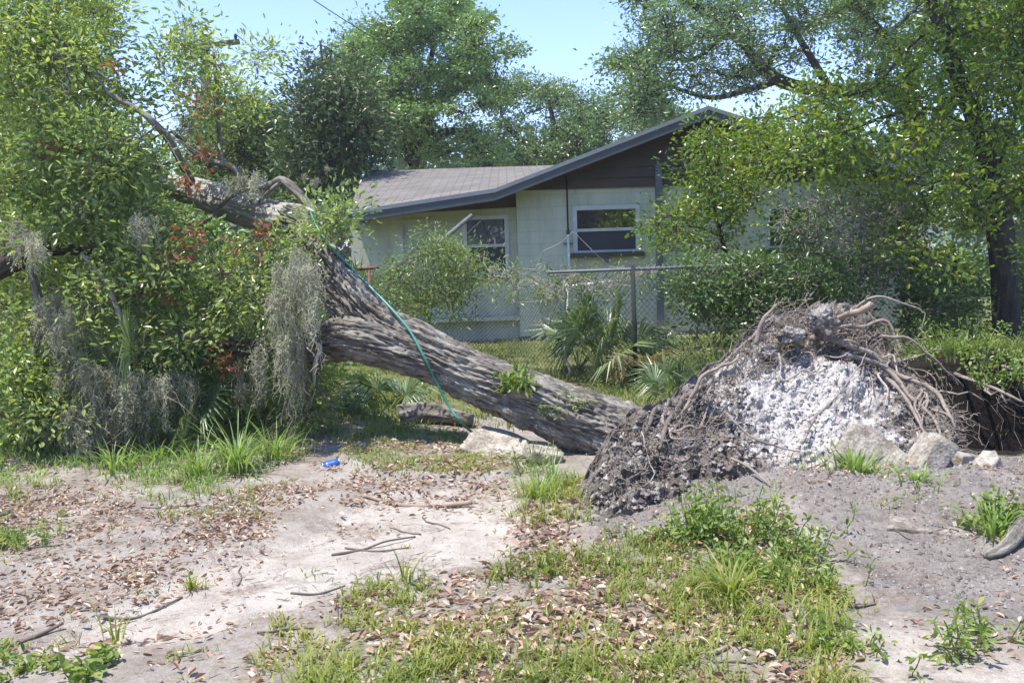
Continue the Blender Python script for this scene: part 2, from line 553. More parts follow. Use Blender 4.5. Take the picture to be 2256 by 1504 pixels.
def glass():
    m, n, b, out = mat('window_glass')
    g = n.nodes.new('ShaderNodeBsdfGlossy'); g.inputs['Roughness'].default_value = .03
    t = n.nodes.new('ShaderNodeBsdfTransparent'); t.inputs[0].default_value = (.72, .76, .76, 1)
    f = n.nodes.new('ShaderNodeFresnel'); f.inputs[0].default_value = 1.7
    k = math_(n, 'ADD', f.outputs[0], .30, True)
    bp = nd(n, 'ShaderNodeBump', Strength=.06, Distance=.05)
    lk(n, noise(n, objco(n), 2.5, 2), bp.inputs['Height'])
    lk(n, bp.outputs[0], g.inputs['Normal'])
    mx = n.nodes.new('ShaderNodeMixShader')
    lk(n, k, mx.inputs[0]); lk(n, t.outputs[0], mx.inputs[1]); lk(n, g.outputs[0], mx.inputs[2])
    lk(n, mx.outputs[0], out.inputs[0])
    return m
M['glass'] = glass()

def concrete(name, col):
    m, n, b, out = mat(name)
    o = objco(n)
    v = nd(n, 'ShaderNodeTexVoronoi', Scale=55.0); lk(n, o, v.inputs['Vector'])
    peb = ramp(n, v.outputs['Color'], [(.2, tuple(x * .62 for x in col)), (.8, col)])
    f = ramp(n, noise(n, o, 7, 6, .65), [(.34, (.42, .37, .31)), (.60, (1.0, .98, .94))])
    c = mixc(n, 1.0, peb, f, 'MULTIPLY')
    lk(n, c, b.inputs['Base Color'])
    b.inputs['Roughness'].default_value = .9
    bump(n, b, math_(n, 'ADD', v.outputs['Distance'], noise(n, o, 30, 5)), .45, .008)
    return m
M['concrete'] = concrete('pebbled_concrete', (.50, .465, .40))

M['dusty'] = concrete('dusty_concrete', (.36, .33, .285))
def soil():
    m, n, b, out = mat('root_plate_soil')
    o = attr(n, 'tc').outputs['Vector']
    s = attr(n, 'sand').outputs['Fac']
    f1 = noise(n, o, 5, 7, .65)
    dark = ramp(n, f1, [(.28, (.085, .068, .054)), (.5, (.215, .185, .155)), (.72, (.36, .325, .285))])
    pale = ramp(n, noise(n, o, 11, 7, .7), [(.26, (.32, .29, .255)), (.42, (.53, .50, .46)), (.66, (.61, .59, .555))])
    k = math_(n, 'ADD', s, math_(n, 'MULTIPLY', math_(n, 'SUBTRACT', noise(n, o, 6, 8, .72), .5), 2.3))
    k = ramp(n, k, [(.42, (0, 0, 0)), (.80, (1, 1, 1))])
    c = mixc(n, k, dark, pale)
    lk(n, c, b.inputs['Base Color'])
    b.inputs['Roughness'].default_value = .95
    b.inputs['Specular IOR Level'].default_value = .15
    h = math_(n, 'ADD', noise(n, o, 22, 6, .7), math_(n, 'MULTIPLY', noise(n, o, 70, 4, .7), .5))
    bump(n, b, h, .9, .035)
    return m
M['soil'] = soil()

def ground_mat():
    m, n, b, out = mat('ground_soil')
    o = objco(n)
    sand, dirt, green, far = (attr(n, k).outputs['Fac'] for k in ('sand', 'dirt', 'green', 'far'))
    f = noise(n, o, 3.1, 7, .65)
    fine = noise(n, o, 38, 6, .7)
    base = ramp(n, math_(n, 'ADD', math_(n, 'MULTIPLY', f, .6), math_(n, 'MULTIPLY', fine, .4)), [(.35, (.22, .185, .145)), (.5, (.36, .318, .268)), (.64, (.46, .42, .365))])
    sandc = ramp(n, math_(n, 'ADD', math_(n, 'MULTIPLY', f, .55), math_(n, 'MULTIPLY', fine, .45)), [(.34, (.35, .30, .24)), (.5, (.50, .445, .37)), (.66, (.60, .55, .475))])
    dirtc = ramp(n, math_(n, 'ADD', math_(n, 'MULTIPLY', f, .5), math_(n, 'MULTIPLY', fine, .5)), [(.34, (.13, .112, .093)), (.5, (.26, .232, .2)), (.68, (.38, .35, .31))])
    greenc = ramp(n, noise(n, o, 9, 6, .7), [(.3, (.10, .10, .045)), (.5, (.17, .185, .065)), (.7, (.29, .26, .15))])
    e = math_(n, 'MULTIPLY', math_(n, 'SUBTRACT', noise(n, o, 5.5, 7, .7), .5), 1.1)
    def edge(x, lo=.38, hi=.62): return ramp(n, math_(n, 'ADD', x, e), [(lo, (0, 0, 0)), (hi, (1, 1, 1))])
    c = mixc(n, edge(sand), base, sandc)
    c = mixc(n, edge(dirt), c, dirtc)
    duff = ramp(n, math_(n, 'ADD', math_(n, 'MULTIPLY', noise(n, mapping(n, o, (.6, 1.5, 1)), 2.4, 7, .7), .7), math_(n, 'MULTIPLY', noise(n, o, 26, 5, .75), .3)), [(.50, (0, 0, 0)), (.62, (.75,) * 3)])
    c = mixc(n, duff, c, ramp(n, fine, [(.35, (.15, .105, .075)), (.65, (.33, .25, .19))]))
    c = mixc(n, edge(green), c, greenc)
    c = mixc(n, edge(attr(n, 'hole_shade').outputs['Fac']), c, ramp(n, fine, [(.3, (.010, .008, .006)), (.7, (.035, .027, .021))]))  # dark soil, blackened further so its colour carries the hole's shade
    lk(n, c, b.inputs['Base Color'])
    b.inputs['Roughness'].default_value = .95
    b.inputs['Specular IOR Level'].default_value = .12
    h = math_(n, 'ADD', noise(n, o, 30, 6, .72), math_(n, 'MULTIPLY', noise(n, o, 120, 3, .6), .4))
    bump(n, b, h, .8, .03)
    return m
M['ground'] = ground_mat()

# ------------------------------------------------------------------ ground
def gp(pts):
    return [tuple(G(*p)[:2]) for p in pts]
SAND = gp([(60, 1420), (330, 1290), (480, 1215), (640, 1190), (800, 1105), (950, 1085), (1130, 1080), (1150, 1150), (1140, 1225), (960, 1260), (830, 1285), (640, 1350), (520, 1390), (350, 1420), (120, 1430)])
DIRT = gp([(1250, 1130), (1300, 1040), (1700, 1020), (2256, 1000), (2600, 1000), (2600, 1330), (2256, 1400), (1960, 1330), (1850, 1230), (1750, 1130), (1500, 1160), (1350, 1190)])
PALE = gp([(1800, 1380), (1960, 1330), (2256, 1400), (2600, 1380), (2700, 1700), (1950, 1700), (1870, 1504)])
FRONT = gp([(590, 1400), (800, 1300), (1130, 1250), (1140, 1150), (1160, 1080), (1270, 1070), (1290, 1190), (1480, 1190), (1720, 1150), (1880, 1310), (1880, 1504), (1950, 1700), (350, 1800), (560, 1504)])
STRIP = gp([(760, 985), (830, 950), (1030, 955), (1150, 1030), (1130, 1065), (960, 1070), (840, 1060), (740, 1030)])
LUSH = gp([(-400, 1080), (-200, 985), (200, 975), (690, 950), (720, 1000), (600, 1040), (480, 1100), (330, 1125), (150, 1090), (0, 1075)])
LEFTLOW = gp([(-100, 1450), (120, 1410), (420, 1390), (470, 1440), (450, 1600), (-200, 1600)])
LITTER = [gp([(640, 1080), (720, 1030), (1110, 1075), (1130, 1085), (900, 1110), (760, 1130), (560, 1190), (400, 1200), (470, 1120)]),
          gp([(-100, 1330), (60, 1260), (300, 1220), (390, 1250), (330, 1320), (150, 1370), (-100, 1390)]),
          gp([(-100, 1120), (150, 1085), (300, 1125), (200, 1180), (-100, 1200)])]
YARD = [(-3.2, 9.2), (0.5, 8.3), (1.2, 8.0), (2.4, 8.8), (9, 10), (14, 14), (14, 15), (-8, 15.6), (-8, 9.6)]

def gz(x, y):
    x, y = np.asarray(x, float), np.asarray(y, float)
    near = smooth(60, 20, y) * smooth(-2, 1, y)
    z = .05 * fbm(xy3(x, y, .55), 3, 3) * near
    z = z + .022 * fbm(xy3(x, y, 3.1), 3, 9) * smooth(18, 8, y)
    z = z + .014 * fbm(xy3(x, y, 11), 4, 19) * smooth(10, 6, y)
    z = z + .13 * np.exp(-((x - 2.1) / 1.5) ** 2 - ((y - 5.35) / .62) ** 2)          # soil thrown up in front of the root plate
    z = z + .05 * np.exp(-((x - 3.4) / .9) ** 2 - ((y - 5.2) / .5) ** 2)
    hole = smooth(1.0, .72, np.hypot((x - 4.45) / 1.75, (y - 7.35) / .95))
    z = z - .75 * hole
    z = z + .44 * np.exp(-((x - 4.6) / 1.9) ** 2) * smooth(8.22, 8.40, y + .1 * fbm(xy3(x, y, 2.1), 2, 71)) * smooth(10.6, 8.8, y)           # far lip of the hole
    dm = smooth(-.15, .25, poly_dist(x, y, DIRT))
    z = z + dm * (.045 * fbm(xy3(x, y, 4.5), 4, 81) + .022 * np.abs(fbm(xy3(x, y, 13), 3, 83)) + .012 * fbm(xy3(x, y, 24), 2, 85))
    dip = poly_dist(x, y, SAND)
    z = z - .035 * smooth(-.02, .10, dip)
    # ridge of trodden soil and the little bank of the grass strip
    z = z + .05 * smooth(-.02, .04, poly_dist(x, y, STRIP))
    z = z + .25 * smooth(7.6, 9.0, y) * smooth(-1.2, -2.4, x) * smooth(30, 14, y) * 0
    return z
def axis(lo, a, b, hi, step, grow):
    mid = np.arange(a, b + 1e-6, step)
    l, s = [], step
    p = a
    while p > lo:
        s *= grow; p -= s; l.append(p)
    r, s = [], step
    p = b
    while p < hi:
        s *= grow; p += s; r.append(p)
    return np.array(l[::-1] + list(mid) + r)
gx = axis(-500, -4.6, 4.8, 500, .028, 1.09)
gy = axis(-300, 3.0, 9.4, 900, .028, 1.07)
GX, GY = np.meshgrid(gx, gy)
GZ = gz(GX, GY)
nx, ny = len(gx), len(gy)
gi = (np.arange(ny - 1)[:, None] * nx + np.arange(nx - 1)[None]).ravel()
gm = MB()
gm.add(np.stack([GX, GY, GZ], -1), np.stack([gi, gi + 1, gi + nx + 1, gi + nx], 1))
def mask(poly, x, y, w=.12):
    return smooth(-w, w, poly_dist(x, y, poly))
m_sand = np.maximum(mask(SAND, GX, GY, .3), .6 * mask(PALE, GX, GY, .35))
hole_m = smooth(1.25, .95, np.hypot((GX - 4.45) / 1.75, (GY - 7.35) / .95))
m_dirt = np.maximum(mask(DIRT, GX, GY), hole_m)
yd = mask(YARD, GX, GY, .4)
m_green = np.maximum.reduce([yd * .75, .42 * mask(FRONT, GX, GY), .32 * mask(LUSH, GX, GY), .5 * mask(STRIP, GX, GY), smooth(15, 16.5, GY) * .85, smooth(-14, -20, GY) * .8, .8 * smooth(7.5, 9, np.abs(GX))])
m_green = m_green * (1 - hole_m)
m_shade = smooth(1.36, 1.12, np.hypot((GX - 4.45) / 1.8, (GY - 7.55) / 1.05))  # area of the hole where shade is painted into the ground colour
ground = gm.build('ground', M['ground'], extra={'sand': m_sand, 'dirt': m_dirt, 'green': m_green, 'hole_shade': m_shade, 'far': smooth(15, 17, GY)})
tag(ground, 'sandy yard ground with bare pale track and grey soil', 'ground', kind='structure')

rmb = MB()
ry = [32.5, 37.0]
rmb.add([(-200, ry[0], .03), (300, ry[0], .03), (300, ry[1], .03), (-200, ry[1], .03)], [(0, 1, 2, 3)])
tag(rmb.build('road', M['road']), 'pale street behind the houses', 'road', kind='structure')

# ------------------------------------------------------------------ house
YR, YL = 15.4, 15.65           # wall planes of the gable end and of the lower wing
house = thing('house', 'single storey pale green block house with brown gable and grey shingled wing', 'house', P(1560, 750, YR) * np.array((1, 1, 0)))
def hz(px, py, Y): return P(px, py, Y)[2]
def hx(px, py, Y): return P(px, py, Y)[0]
XC = hx(1142, 600, YR)
XE = hx(1985, 560, YR)
ZT = hz(1300, 410, YR)            # top of block wall
def wall_holes(mb, x0, x1, z0, z1, Y, holes, th=.2):
    xs = sorted({x0, x1, *[h[0] for h in holes], *[h[1] for h in holes]})
    zs = sorted({z0, z1, *[h[2] for h in holes], *[h[3] for h in holes]})
    for a in range(len(xs) - 1):
        for b in range(len(zs) - 1):
            cx, cz = (xs[a] + xs[a + 1]) / 2, (zs[b] + zs[b + 1]) / 2
            if any(h[0] < cx < h[1] and h[2] < cz < h[3] for h in holes): continue
            mb.add([(xs[a], Y, zs[b]), (xs[a + 1], Y, zs[b]), (xs[a + 1], Y, zs[b + 1]), (xs[a], Y, zs[b + 1])], [(0, 1, 2, 3)])
    for h in holes:
        a, b, c, d = h
        for v in ([(a, Y, c), (a, Y, d), (a, Y + th, d), (a, Y + th, c)], [(b, Y, c), (b, Y + th, c), (b, Y + th, d), (b, Y, d)],
                  [(a, Y, d), (b, Y, d), (b, Y + th, d), (a, Y + th, d)], [(a, Y, c), (a, Y + th, c), (b, Y + th, c), (b, Y, c)]):
            mb.add(v, [(0, 1, 2, 3)])
def hole(px0, py0, px1, py1, Y):
    c = [P(px0, py0, Y), P(px1, py0, Y), P(px1, py1, Y), P(px0, py1, Y)]
    return ((c[0][0] + c[3][0]) / 2, (c[1][0] + c[2][0]) / 2, (c[2][2] + c[3][2]) / 2, (c[0][2] + c[1][2]) / 2)
W1 = hole(1266, 456, 1406, 555, YR)
W2 = hole(1690, 455, 1790, 545, YR)
W3 = hole(1024, 478, 1118, 604, YL)
D1 = hole(884, 488, 966, 690, YL)
XL = hx(818, 560, YL)
wm = MB()
wall_holes(wm, XC, XE, -.3, ZT, YR, [W1, W2])
wm.add([(XC, YR, -.3), (XC, YR, ZT), (XC, 27, ZT), (XC, 27, -.3)], [(0, 1, 2, 3)])
wm.add([(XE, YR, -.3), (XE, 27, -.3), (XE, 27, ZT), (XE, YR, ZT)], [(0, 1, 2, 3)])
wm.add([(XC, 27, -.3), (XC, 27, ZT), (XE, 27, ZT), (XE, 27, -.3)], [(0, 1, 2, 3)])
ZWL = hz(900, 466, YL)
wall_holes(wm, XL, XC, -.3, ZWL + .12, YL, [W3, D1])
X0 = hx(774, 560, YL + .7)
wall_holes(wm, X0, XL, -.3, ZWL - .05, YL + .7, [])
wm.add([(XL, YL, -.3), (XL, YL, ZWL), (XL, YL + .7, ZWL), (XL, YL + .7, -.3)], [(0, 1, 2, 3)])
wm.add([(X0, YL + .7, -.3), (X0, YL + .7, ZWL), (X0, 26, ZWL), (X0, 26, -.3)], [(0, 1, 2, 3)])
wm.add([(X0, 26, -.3), (X0, 26, ZWL), (XC, 26, ZWL), (XC, 26, -.3)], [(0, 1, 2, 3)])
wm.build('wall', M['block'], house, False)
lm = MB()
zl = hz(1000, 700, YL - .12)
lm.bx(XL, XC - .002, YL - .14, YL + .05, zl - .07, zl)
lm.build('ledge', M['block'], house, False)
fm = MB()
fm.bx(XC - .02, XE + .02, YR - .035, YR + .1, -.3, .06)
fm.build('foundation', M['sill'], house, False)

YF = YR - .45                   # plane of the fascia boards
apex = P(1560, 236, YF)
brk = P(1090, 418, YF)
low = P(764, 468, YF)
rgt = P(2035, 408, YF)
rgt[2] = brk[2] + .02
def zr(x):                      # roof line above x
    if x < brk[0]: return low[2] + (x - low[0]) * (brk[2] - low[2]) / (brk[0] - low[0])
    if x < apex[0]: return brk[2] + (x - brk[0]) * (apex[2] - brk[2]) / (apex[0] - brk[0])
    return apex[2] + (x - apex[0]) * (rgt[2] - apex[2]) / (rgt[0] - apex[0])
sm = MB()
bh = .165
z = ZT - .04
while z < apex[2]:
    z1 = z + bh
    lx = [x for x in np.linspace(XC, apex[0], 300) if zr(x) - .12 > z]
    if lx:
        xa = lx[0]
        xa1 = next((x for x in np.linspace(XC, apex[0], 300) if zr(x) - .12 > z1), apex[0])
        ra_ = [x for x in np.linspace(XE + .3, apex[0], 300) if zr(x) - .12 > z]
        xb = min(ra_[0] if ra_ else apex[0], XE)
        xb1 = min(next((x for x in np.linspace(XE + .3, apex[0], 300) if zr(x) - .12 > z1), apex[0]), XE)
        sm.add([(xa, YR - .045, z), (xb, YR - .045, z), (xb1, YR - .018, z1), (xa1, YR - .018, z1), (xa, YR - .005, z), (xb, YR - .005, z)], [(0, 1, 2, 3), (4, 5, 1, 0)])
    z = z1
# the dark strip under the low roof of the wing
a0 = ZWL + .02
sm.add([(hx(900, 470, YL), YL - .02, a0 - .05), (XC - .003, YL - .02, hz(1130, 457, YL)), (XC - .003, YL - .02, zr(XC) - .06), (hx(900, 470, YL), YL - .02, zr(hx(900, 470, YL)) - .06)], [(0, 1, 2, 3)])
sm.build('gable_siding', M['siding'], house, False)

def slab(mb, pts, th):
    """pts: four top corners; extruded straight down by th"""
    p = np.array(pts, float)
    e1, e2 = p[1] - p[0], p[3] - p[0]
    u = nrm(e1); w = nrm(e2 - u * (e2 @ u))
    tc = np.stack([(p - p[0]) @ w, (p - p[0]) @ u, np.zeros(4)], 1)
    d = np.array((0, 0, -th))
    mb.add(np.concatenate([p, p + d]), [(0, 1, 2, 3), (7, 6, 5, 4), (0, 4, 5, 1), (1, 5, 6, 2), (2, 6, 7, 3), (3, 7, 4, 0)], tc=np.concatenate([tc, tc]))
rm = MB()
yb = 27.4
dz = np.array((0, 0, .012))
def back(p, y=yb): return np.array((p[0], y, p[2]))
def fr(p, y=YF + .03): return np.array((p[0], y, p[2]))
slab(rm, [fr(brk), fr(apex), back(apex), back(brk)], .1)
slab(rm, [fr(apex), fr(rgt), back(rgt), back(apex)], .1)
# wing roof: slopes towards the yard, from a level ridge down to the low edge
r0, r1 = P(806, 377, 20.5), P(1230, 360, 20.5)
def grid_roof(mb, A, B, C, D, nu=12, nv=8):
    """bilinear patch A-B front edge, D-C ridge"""
    u = np.linspace(0, 1, nu)[None, :, None]; v = np.linspace(0, 1, nv)[:, None, None]
    p = (A * (1 - u) + B * u) * (1 - v) + (D * (1 - u) + C * u) * v
    tc = np.stack([p[..., 0], np.broadcast_to(v[..., 0] * np.linalg.norm(D - A), p.shape[:2]), np.zeros(p.shape[:2])], -1)
    i = (np.arange(nv - 1)[:, None] * nu + np.arange(nu - 1)[None]).ravel()
    mb.add(p, np.stack([i, i + 1, i + nu + 1, i + nu], 1), tc=tc)
A, B = fr(low), fr(brk)
Cc = np.array((r1[0] + 1.2, 20.5, r0[2] + .0))
Dd = np.array((r0[0], 20.5, r0[2]))
Kk = fr(P(1240, 362, YF)); Kk[2] = zr(Kk[0])
Cm = np.array((P(1100, 370, 20.5)[0], 20.5, r0[2]))
grid_roof(rm, A, B, Cm, Dd)
grid_roof(rm, B, Kk, Cc, Cm, 6, 8)
hipb = P(736, 466, 19.0)
hipb2 = np.array((hipb[0], 24.5, hipb[2]))
grid_roof(rm, hipb2, A, Dd, np.array((Dd[0] + .2, 21.5, Dd[2])), 4, 8)
grid_roof(rm, np.array((Cc[0], 25, low[2])), hipb2, np.array((Dd[0] + .2, 21.5, Dd[2])), Cc, 4, 4)
rm.build('roof', M['shingle'], house, False)
vm = MB()
vp = P(817, 459, 15.35)
vm.tube([vp + (0, 0, -.08), vp + (0, 0, .14)], [.026, .026], 10)
vm.build('vent_pipe', M['galv'], house)
def board(mb, a, b, y0, y1, up, dn):
    mb.add([(a[0], y0, a[2] + up), (b[0], y0, b[2] + up), (b[0], y0, b[2] - dn), (a[0], y0, a[2] - dn), (a[0], y1, a[2] + up), (b[0], y1, b[2] + up), (b[0], y1, b[2] - dn), (a[0], y1, a[2] - dn)],
           [(0, 3, 2, 1), (4, 5, 6, 7), (0, 1, 5, 4), (3, 7, 6, 2), (0, 4, 7, 3), (1, 2, 6, 5)])
for a, b in ((low, brk), (brk, apex), (apex, rgt)):
    f_ = MB(); board(f_, a, b, YF - .02, YF + .025, -.05, .175); f_.build('fascia', M['fascia'], house, False)
    f_ = MB(); board(f_, a, b, YF - .03, YF + .03, .018, .046); f_.build('drip_edge', M['drip'], house, False)
so_ = MB()
for a, b, yb_ in ((low, brk, YL + .72), (brk, apex, YR), (apex, rgt, YR)):
    so_.add([(a[0], YF + .027, a[2] - .15), (b[0], YF + .027, b[2] - .15), (b[0], yb_, b[2] - .15), (a[0], yb_, a[2] - .15)], [(0, 1, 2, 3)])
so_.build('soffit', M['soffit'], house, False)

def window(h, Y, name, low_screen=True, blind=False, sill=True):
    x0, x1, z0, z1 = h
    fw = .042
    f_ = MB()
    y0, y1 = Y - .025, Y + .10
    f_.bx(x0 - .03, x0 + fw, y0, y1, z0, z1 + .03); f_.bx(x1 - fw, x1 + .03, y0, y1, z0, z1 + .03)
    f_.bx(x0 + fw, x1 - fw, y0, y1, z1 - fw, z1 + .03); f_.bx(x0 + fw, x1 - fw, y0, y1, z0, z0 + fw * .8)
    zm = z0 + (z1 - z0) * .5
    wo_ = f_.build('window', M['frame'], house, False)
    r_ = MB(); r_.bx(x0 + fw, x1 - fw, Y + .01, Y + .07, zm - .025, zm + .025); r_.build('meeting_rail', M['frame'], wo_, False)
    p_ = MB(); p_.add([(x0 + fw, Y + .055, zm + .025), (x1 - fw, Y + .055, zm + .025), (x1 - fw, Y + .055, z1 - fw), (x0 + fw, Y + .055, z1 - fw)], [(0, 1, 2, 3)]); p_.build('upper_pane', M['glass'], wo_, False)
    p_ = MB(); p_.add([(x0 + fw, Y + .04, z0 + fw * .8), (x1 - fw, Y + .04, z0 + fw * .8), (x1 - fw, Y + .04, zm - .025), (x0 + fw, Y + .04, zm - .025)], [(0, 1, 2, 3)]); p_.build('insect_screen', M['screen'], wo_, False)
    i_ = MB(); i_.bx(x0 - .15, x1 + .15, Y + .215, Y + 1.4, z0 - .1, z1 + .1); i_.build('room_behind', M['inside'], wo_, False)
    if blind:
        b_ = MB()
        n = 17
        for k in range(n):
            zz = zm + (z1 - zm) * (k + .5) / n
            b_.box(((x0 + x1) / 2, Y + .085, zz), (x1 - x0 - .12, (z1 - zm) / n * .98, .003), np.array(Matrix.Rotation(math.radians(78), 3, 'X')))
        b_.build('blind', M['blind'], wo_, False)
        s_ = MB(); s_.tube([((x0 + x1) / 2 - .05, Y + .066, z1 - .07), ((x0 + x1) / 2 + .08, Y + .066, zm + .03)], .009, 6); s_.build('stick', M['red'], wo_)
    if sill:
        s_ = MB(); s_.bx(x0 - .08, x1 + .1, Y - .09, Y + .02, z0 - .085, z0 - .003); s_.build('sill', M['sill'], wo_, False)
    return wo_
window(W1, YR, 'w')
window(W2, YR, 'w')
window(W3, YL, 'w', blind=True)
# door of the wing
x0, x1, z0, z1 = D1
d_ = MB()
d_.bx(x0 - .04, x0 + .05, YL - .02, YL + .1, z0, z1 + .04); d_.bx(x1 - .05, x1 + .04, YL - .02, YL + .1, z0, z1 + .04); d_.bx(x0 + .05, x1 - .05, YL - .02, YL + .1, z1 - .05, z1 + .04)
do = d_.build('door', M['frame'], house, False)
d_ = MB(); d_.bx(x0 + .05, x1 - .05, YL + .05, YL + .1, z0, z1 - .05)
for k in range(5):
    xx = x0 + .09 + (x1 - x0 - .18) * k / 4
    d_.bx(xx - .012, xx + .012, YL + .035, YL + .05, z0 + .06, z1 - .1)
d_.build('door_leaf', M['door'], do, False)
d_ = MB(); kx = x1 - .12; kz = z0 + .95
d_.tube([(kx, YL + .05, kz), (kx, YL - .01, kz)], [.012, .03], 10); d_.build('door_knob', M['galv'], do)
# drain, conduit, boxes on the gable wall
c_ = MB()
x = hx(1249, 450, YR); c_.tube([(x, YR - .06, zr(x) - .2), (x + .005, YR - .06, hz(1249, 515, YR))], .014, 8)
c_.build('conduit', M['galv_dark'], house)
c_ = MB(); zc = hz(1249, 512, YR)
c_.tube([(x + .005, YR - .06, zc), (x + .01, YR - .06, hz(1249, 632, YR))], .022, 10)
c_.build('conduit_sleeve', M['pvc'], house)
c_ = MB(); c_.tube([(x + .005, YR - .06, zc + .04), (x + .005, YR - .06, zc - .03)], .027, 10); c_.build('conduit_coupling', M['wire'], house)
c_ = MB(); c_.bx(x - .08, x + .08, YR - .035, YR - .003, hz(1249, 537, YR) - .01, hz(1249, 537, YR) + .01); c_.build('conduit_strap', M['galv'], house, False)
c_ = MB(); xd = hx(1449, 400, YR); c_.bx(xd - .055, xd + .055, YR - .13, YR - .05, .15, hz(1449, 362, YR)); c_.build('downspout', M['galv'], house, False)
c_ = MB(); p = P(1336, 571, YR); c_.bx(p[0] - .035, p[0] + .035, YR - .06, YR - .003, p[2] - .06, p[2] + .06); c_.build('outlet_box', M['galv'], house, False)
# ------------------------------------------------------------------ pipes standing and leaning by the house
p_ = MB(); a, b = P(1250, 631, 14.2), P(1350, 621, 14.2)
p_.tube([G(1250, 770), np.array((a[0], 14.2, a[2])), b], .03, 10)
p_.tube([a + (0, 0, -.09), a + (0, 0, .05)], .04, 10)
tag(recenter(p_.build('pipe', M['pvc'])), 'white plastic elbow pipe standing behind the chain link fence', 'pipe')
p_ = MB(); a, b = P(1040, 474, 13.6), P(900, 590, 13.2); c = b + (b - a) * 1.6
p_.tube([a, b, (c[0], c[1], .0)], .032, 10)
tag(recenter(p_.build('pole', M['galv'])), 'grey metal pole leaning out of the vine in front of the house', 'pole')
p_ = MB(); a = P(790, 592, 12.5); b = P(835, 590, 12.5); md = (a + b) / 2
p_.tube([a, b], .024, 10); p_.tube([md, md * (1, 1, 0)], .022, 10)
p_.tube([a - (.01, 0, 0), a + (.05, 0, 0)], .031, 10)
tag(recenter(p_.build('rusty_pipe', M['rust'])), 'rusty tee shaped pipe standing behind the fallen trunk', 'pipe')

# ------------------------------------------------------------------ chain link fence
fence = thing('chain_link_fence', 'grey chain link fence with a top rail running across the back yard', 'fence', G(1402, 848))
FP = [P(870, 700, 13.2) * (1, 1, 0), P(1120, 700, 11.8) * (1, 1, 0), G(1402, 848), P(1780, 700, 10.7) * (1, 1, 0), P(2100, 700, 11.4) * (1, 1, 0)]
FH = [1.05, 1.08, 1.3, 1.3, 1.3]
for k in (2, 3, 4):
    p_ = MB(); q = FP[k]
    tilt = np.array((-.02, .0, 0)) if k == 2 else np.array((.02, .02, 0))
    p_.tube([q + (0, 0, -.2), q + tilt + (0, 0, FH[k] + .05)], .026, 10)
    p_.build('post', M['galv_dark'], fence)
p_ = MB(); a = P(1206, 600, 10.05)
p_.tube([a, FP[2] + (-.02, 0, 1.30), FP[3] + (.02, .02, 1.3), FP[4] + (.02, .02, 1.3)], .018, 8)
p_.build('top_rail', M['galv'], fence)
w_ = MB()
pl = np.array(FP); L = np.concatenate([[0], np.cumsum(np.linalg.norm(np.diff(pl, axis=0), axis=1))])
def fpos(s): return np.array([np.interp(s, L, pl[:, 0]), np.interp(s, L, pl[:, 1]), 0])
pit = .066
segA, segB = [], []
ncol = int(L[-1] / pit)
nrow = 19
for i in range(ncol):
    for sgn in (0, 1):
        pv = None
        for j in range(nrow + 1):
            s0 = (i + ((j + sgn) % 2)) * pit
            b_ = fpos(min(s0, L[-1]))
            hh = np.interp(s0, L, FH)
            sag = .10 * math.sin(s0 * 2.3) * (s0 < L[2]) * (j / nrow)
            q = b_ + np.array((.0, .05 * math.sin(s0 * 1.7 + j * .15), .02 + hh * j / nrow + sag))
            if pv is not None and s0 <= L[-1]:
                segA.append(pv); segB.append(q)
            pv = q
w_.segs(np.array(segA), np.array(segB), .0029, .0029)
w_.build('wire_mesh', M['galv'], fence)

# ------------------------------------------------------------------ vegetation builders
def samp_poly(rng, poly, n):
    poly = np.array(poly, float)
    lo, hi = poly.min(0), poly.max(0)
    out = []
    while len(out) < n:
        q = rng.uniform(lo, hi, (n * 3, 2))
        q = q[in_poly(q[:, 0], q[:, 1], poly)]
        out += list(q)
    return np.array(out[:n])
def wiggle(rng, a, b, n=7, amp=.12, sag=0.0):
    t = np.linspace(0, 1, n)[:, None]
    L = np.linalg.norm(b - a)
    p = a * (1 - t) + b * t
    o = rng.normal(0, 1, (n, 3)).cumsum(0)
    o = o - o[:1] - t * (o[-1:] - o[:1])
    return p + o * amp * L / n ** .5 * .6 + np.array((0, 0, 1.0)) * (np.sin(t * math.pi) * sag * L)
def rnd_dirs(rng, n):
    return nrm(rng.normal(0, 1, (n, 3)))
def leaf_cloud(mb, rng, cen, spread, per, L, wr, kind, up=.7, jit=.15, base=None, flat=.75, droop=0.):
    """leaves scattered about the twig ends cen (n,3)"""
    n = len(cen)
    c = np.repeat(cen, per, 0)
    o = rng.normal(0, 1, (len(c), 3)) * np.array((1, 1, flat)) * (spread if np.isscalar(spread) else np.repeat(spread, per)[:, None])
    d = nrm(o + rng.normal(0, .6, o.shape) * np.mean(spread) + np.array((0, 0, -droop)) * np.mean(spread))
    nn = nrm(rng.normal(0, .8, o.shape) + np.array((0, 0, up)))
    b = np.repeat(rng.uniform(0, 1, n) if base is None else base, per)
    r = np.clip(b * .6 + .2 + rng.normal(0, jit, len(c)), 0, 1)
    l = L * rng.uniform(.45, 1.3, len(c))
    mb.leaves(c + o, d, nn, l, l * wr, r, kind)
